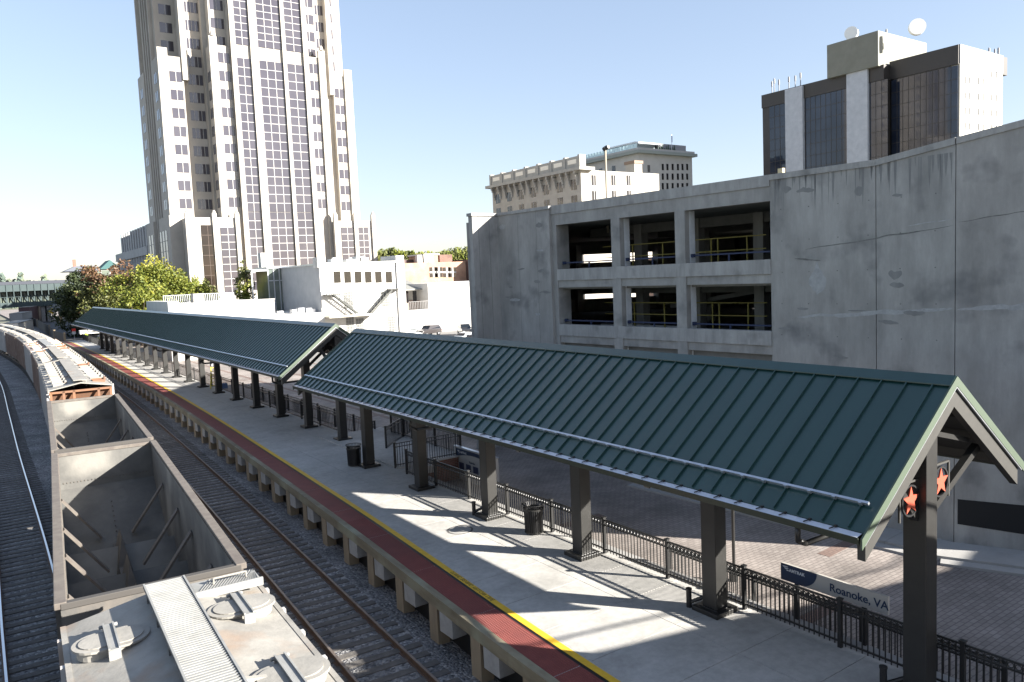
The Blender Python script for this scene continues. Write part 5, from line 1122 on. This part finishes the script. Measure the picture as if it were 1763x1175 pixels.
# ------------------------------------------------------------------ vehicles
m_tyre = M('tyre rubber', (.015,.015,.015), None, 1, .85); m_rim = M('alloy rim', (.4,.4,.42), None, 1, .35, metal=.7); m_cg = M('car glass', (.012,.015,.018), None, 1, .06, spec=.8)
def car(loc, rz, col, label, kind='sedan', group='parked cars beyond the canopies'):
    root = thing('parked_car', label, 'car', (0,0,0), group)
    m_c = M('car paint', col, None, 1, .3, coat=.6)
    if kind == 'suv': prof = [(-2.2,.45),(-2.25,.95),(-2.15,1.15),(-1.85,1.65),(.2,1.70),(.85,1.15),(2.0,1.0),(2.25,.8),(2.25,.42)]; gl = (2,6)
    else: prof = [(-2.25,.42),(-2.3,.85),(-2.2,.98),(-1.65,1.02),(-1.0,1.40),(.15,1.43),(.95,1.0),(2.05,.86),(2.28,.68),(2.28,.40)]; gl = (3,7)
    zg = prof[gl[0]][1]; n = len(prof); b = MB(); vs = []
    def hw(z): return .88 if z <= 1.05 else .88-.22*(z-1.0)/.6
    for s in (-1, 1): vs += [(x, s*hw(z), z) for x, z in prof]
    b.add(vs, [(i, (i+1) % n, n+(i+1) % n, n+i) for i in range(n)]+[tuple(range(n-1,-1,-1)), tuple(range(n, 2*n))])
    b.build('body', m_c, root, bev=.06)
    gp = [prof[i] for i in range(gl[0], gl[1])]; cx_ = sum(p[0] for p in gp)/len(gp)
    for s in (-1, 1):
        q = [(cx_+(x-cx_)*.82, s*(hw(.1+z*.93)+.006), 1.03+(z-1.0)*.80) for x, z in gp]
        g = MB(); g.add(q+[(x, y-s*.02, z) for x, y, z in q], [tuple(range(len(q))), tuple(range(2*len(q)-1, len(q)-1, -1))]); g.build('side_window', m_cg, root)
    for (i, j) in ((gl[0], gl[0]+1), (gl[1]-2, gl[1]-1)):
        a, c = Vector((prof[i][0],0,prof[i][1])), Vector((prof[j][0],0,prof[j][1])); nr = Vector((-(c.z-a.z),0,(c.x-a.x))).normalized()*.012; 
        if nr.z < 0: nr = -nr
        a2 = a.lerp(c,.1)+nr; c2 = a.lerp(c,.9)+nr; MB().add([(a2.x,-.75,a2.z),(a2.x,.75,a2.z),(c2.x,.66,c2.z),(c2.x,-.66,c2.z)], [(0,1,2,3)]).build('windscreen', m_cg, root)
    for x in (-1.4, 1.38):
        for s in (-1, 1):
            w_ = MB().cyl((x,s*.70,.33),(x,s*.91,.33),.33,18).build('wheel', m_tyre, root); MB().cyl((x,s*.91,.33),(x,s*.925,.33),.2,12).build('rim', m_rim, w_)
    for s in (-1, 1):
        MB().box(-2.31,-2.26,min(s*.5,s*.82),max(s*.5,s*.82),.75,.88).build('tail_light', M('tail light red', (.4,.01,.01), None, 1, .3), root)
        MB().box(2.24,2.30,min(s*.5,s*.82),max(s*.5,s*.82),.60,.74).build('headlight', M('headlight lens', (.6,.6,.6), None, 1, .2), root)
    root.location = loc; root.rotation_euler = (0,0,rz); return root
G = -.99
def cz_(px, py): v = aZ(px, py, G); return (v.x, v.y, G)
car(cz_(662,571), R(80), (.03,.035,.03), 'dark car partly under the stairs shadow, leftmost in the parking lot')
car(cz_(686,571), R(60), (.05,.06,.045), 'dark green car with bright roof reflections beside the white wall')
car(cz_(707,580), R(10), (.35,.37,.36), 'pale silver car in the nearer parking row', 'sedan')
car(cz_(738,579), R(-160), (.04,.035,.035), 'dark hatchback with red tail lights in the nearer parking row', 'suv')
car(cz_(801,577), R(-110), (.03,.028,.028), 'black suv parked away from the wall near the garage corner', 'suv')
car(cz_(826,577), R(-110), (.6,.6,.6), 'white suv with red tail lights beside the garage corner', 'suv')
car(cz_(806,590), R(15), (.6,.62,.62), 'white car seen low above the near canopy ridge')
car(cz_(822,594), R(20), (.3,.33,.36), 'silver blue car half hidden by the garage corner')
car(cz_(716,589), R(5), (.45,.47,.46), 'white sedan lowest behind the near canopy ridge')
car((33, 300, G), R(20), (.12,.12,.13), 'grey car by the brick pillar far down the street', 'suv', 'cars parked far down the street')
for i in range(5): 
    v = aY(62+i*4.5, 548-i*.6, 330); car((v.x, 330-i*6, G), R(75), ((.05,.05,.06),(.12,.12,.13),(.03,.03,.03),(.2,.2,.21),(.06,.05,.05))[i], ('leftmost dark car','second car, grey,','third car, black,','fourth car, pale grey,','rightmost brown car')[i]+' in the shaded row behind the dark fence', 'suv', 'cars parked far down the street')
p = GW(8.4, -8.5, 4.4); car((p.x, p.y, 4.4), R(95), (.02,.025,.05), 'dark blue car parked on the lower open deck of the garage', 'suv', 'cars in the garage')
# far dark fence, work zone, signs
fr = thing('privacy_fence', 'tall dark fence running beside the tracks beyond the platform end', 'fence', (13, 170, -1.2))
pts = [(13.2,153),(12.9,168),(14.3,197),(15.4,250),(16.8,330)]; 
for a, b2 in zip(pts[:-1], pts[1:]):
    MB().beam((*a,.0), (*b2,.0), .12, 2.3).build('panel', M('dark fence board', (.025,.022,.02), (.04,.035,.03), 1, .8), fr); MB().box(a[0]-.15,a[0]+.15,a[1]-.15,a[1]+.15,-1.2,1.35).build('post', M('tan fence post', (.25,.19,.12)), fr)
MB().add([(12.6,152,-1.1),(10.3,152,-1.1),(10.2,200,-1.1),(11.8,200,-1.1),(13.8,330,-1.1),(12.4,330,-1.1)],[(0,1,2,3),(3,2,5,4)]).build('gravel_strip', M('pale gravel strip', (.36,.36,.37), (.45,.45,.46), 3), kind='structure')
def person(loc, label, rz=0, vest=(.45,.75,.05), crouch=False, hat=None, legs=(.03,.035,.05)):
    x, y, z = loc; J = {}
    if crouch: J = dict(p=(0,0,.45), ch=(0,.22,.85), nk=(0,.32,1.02), hd=(0,.38,1.14), ht=(0,.40,1.25), sl=(-.19,.28,.95), el=(-.26,.42,.75), hl=(-.15,.55,.60), sr=(.19,.28,.95), er=(.26,.42,.75), hr=(.15,.55,.60), kl=(-.16,.32,.48), al=(-.16,.08,.1), tl=(-.16,.3,.04), kr=(.16,.32,.48), ar=(.16,.08,.1), tr=(.16,.3,.04))
    else: J = dict(p=(0,0,.95), ch=(0,.01,1.30), nk=(0,0,1.48), hd=(0,.01,1.58), ht=(0,.01,1.72), sl=(-.20,0,1.42), el=(-.27,.02,1.15), hl=(-.24,.15,.92), sr=(.20,0,1.42), er=(.27,.02,1.15), hr=(.24,.15,.92), kl=(-.11,.03,.50), al=(-.13,0,.09), tl=(-.13,.16,.04), kr=(.11,.03,.50), ar=(.13,0,.09), tr=(.13,.16,.04))
    rad = dict(p=.15, ch=.16, nk=.06, hd=.095, ht=.085, sl=.075, el=.05, hl=.04, sr=.075, er=.05, hr=.04, kl=.07, al=.05, tl=.045, kr=.07, ar=.05, tr=.045)
    ks = list(J); Ed = [('p','ch'),('ch','nk'),('nk','hd'),('hd','ht'),('ch','sl'),('sl','el'),('el','hl'),('ch','sr'),('sr','er'),('er','hr'),('p','kl'),('kl','al'),('al','tl'),('p','kr'),('kr','ar'),('ar','tr')]
    me = bpy.data.meshes.new('person'); me.from_pydata([J[k] for k in ks], [(ks.index(a), ks.index(b)) for a, b in Ed], []); o = bpy.data.objects.new('person', me); COL.objects.link(o)
    o.modifiers.new('skin', 'SKIN'); sv = me.skin_vertices[0].data if me.skin_vertices else None
    if sv is None:
        bm = bmesh.new(); bm.from_mesh(me); bm.verts.layers.skin.verify(); bm.to_mesh(me); bm.free(); sv = me.skin_vertices[0].data
    for i, k in enumerate(ks): sv[i].radius = (rad[k], rad[k]*(.75 if k in ('ch','p') else 1)); sv[i].use_root = (k == 'p')
    o.modifiers.new('sub', 'SUBSURF').levels = 1
    mt = bpy.data.materials.new('work clothes'); mt.use_nodes = True; N = mt.node_tree.nodes; L = mt.node_tree.links; tc = N.new('ShaderNodeTexCoord'); sx = N.new('ShaderNodeSeparateXYZ'); L.new(tc.outputs['Object'], sx.inputs[0]); rp = N.new('ShaderNodeValToRGB'); rp.color_ramp.interpolation = 'CONSTANT'
    mr = N.new('ShaderNodeMath'); mr.operation = 'DIVIDE'; mr.inputs[1].default_value = 2; L.new(sx.outputs[2], mr.inputs[0]); L.new(mr.outputs[0], rp.inputs[0]); e = rp.color_ramp.elements; k_ = .55 if crouch else 1
    e[0].color = (*legs, 1); e[1].position = .97/2*(.5 if crouch else 1); e[1].color = (*vest, 1); q = e.new((1.50 if not crouch else 1.03)/2); q.color = (.35,.2,.14, 1); L.new(rp.outputs[0], N['Principled BSDF'].inputs['Base Color']); me.materials.append(mt)
    o.location = loc; o.rotation_euler = (0,0,rz); tag(o, label, 'person')
    h = MB(); hz = J['ht'][2]; hy = J['ht'][1]; h.cyl((0,hy,hz-.06),(0,hy,hz+.08),.125,12,.07).cyl((0,hy,hz-.06),(0,hy+.02,hz-.04),.15,12); hm = h.build('hard_hat', M('hard hat', hat or (.7,.7,.65), None, 1, .4)); hm.parent = o
    return o
v = aZ(149,587,-1); person((v.x, v.y, -1), 'person standing in a bright yellow green safety vest beyond the platform end', R(200))
v = aZ(172,590,-1); person((v.x, v.y, -1), 'person crouching in pale yellow work clothes by the white trailer', R(150), vest=(.6,.55,.25), crouch=True, legs=(.5,.48,.35))
v = aZ(158,587,-1); t_ = thing('work_trailer', 'white flatbed work trailer beside the person in the safety vest', 'trailer', (v.x+1.5, v.y+4, -1)); MB().box(v.x-1.5, v.x+5, v.y+3, v.y+5, .2, .9).build('body', m_wp, t_)
for dx in (0, 3.5):
    MB().cyl((v.x+dx, v.y+2.9, -.6), (v.x+dx, v.y+3.1, -.6), .38, 14).build('wheel', m_tyre, t_)
v = aZ(129,592,-1); sg = thing('road_sign', 'small red and white work zone sign beyond the platform end', 'sign', (v.x, v.y, -1)); MB().cyl((v.x,v.y,-1),(v.x,v.y,1.6),.04,6).build('post', m_galv, sg); MB().box(v.x-.3,v.x+.3,v.y-.05,v.y-.02,.7,1.5).build('sign_face', m_wp, sg); MB().box(v.x-.3,v.x+.3,v.y-.055,v.y-.052,1.2,1.7).build('red_face', M('sign red', (.55,.03,.02)), sg)
v = aZ(128,592,-1); b = MB(); b.box(v.x-.9-.2,v.x-.9+.2,v.y-2.2,v.y-1.8,-1,-.95).cyl((v.x-.9,v.y-2,-.95),(v.x-.9,v.y-2,-.25),.15,12,.03); b.build('traffic_cone', M('cone orange', (.7,.15,.03)), label='orange traffic cone at the foot of the red and white sign', cat='traffic cone')
v = aY(90,536,290); sg = thing('road_sign', 'yellow diamond road sign far down the street', 'sign', (v.x, 290, -1)); MB().cyl((v.x,290,-1),(v.x,290,v.z),.06,6).build('post', m_galv, sg); MB().add([(v.x-1.1,289.9,v.z),(v.x,289.9,v.z-1.1),(v.x+1.1,289.9,v.z),(v.x,289.9,v.z+1.1),(v.x-1.1,289.95,v.z),(v.x,289.95,v.z-1.1),(v.x+1.1,289.95,v.z),(v.x,289.95,v.z+1.1)],[(0,1,2,3),(7,6,5,4),(0,4,5,1),(1,5,6,2),(2,6,7,3),(3,7,4,0)]).build('sign_face', m_yellow, sg)
v = aY(148,540,170); sg = thing('street_lamp', 'old style lamp post between the dark tree and the far canopy', 'lamp', (v.x, 170, -1)); MB().cyl((v.x,170,-1),(v.x,170,aY(148,538,170).z),.08,8).build('post', M('grey lamp post', (.3,.3,.3)), sg); z_ = aY(148,532,170).z; MB().cyl((v.x,170,z_-.9),(v.x,170,z_),.15,8,.45).cyl((v.x,170,z_),(v.x,170,z_+.4),.5,8,.1).build('lamp_head', M('pale lamp glass', (.2,.2,.21)), sg)
# scissor lift / yellow equipment on the platform between far posts
v = aZ(368,672,0); sf = thing('work_lift', 'yellow ladder lift and blue base standing among the far canopy posts', 'lift', (v.x, v.y, 0)); m_yl = M('lift yellow', (.55,.45,.04), None, 1, .5)
b = MB(); 
for dx in (-.22,.22): b.beam((v.x+dx,v.y,.1),(v.x+dx+.15,v.y,1.9),.07,.07)
for k in range(6): b.beam((v.x-.22+.02*k,v.y,.35+.28*k),(v.x+.22+.02*k,v.y,.35+.28*k),.05,.05)
b.build('ladder', m_yl, sf); MB().box(v.x+.3,v.x+1.0,v.y-.3,v.y+.3,.05,.45).build('base', M('blue machine base', (.08,.16,.35)), sf); MB().box(v.x-.1,v.x+.4,v.y-.2,v.y+.2,1.9,2.4).build('head', M('grey machine', (.2,.2,.22)), sf)
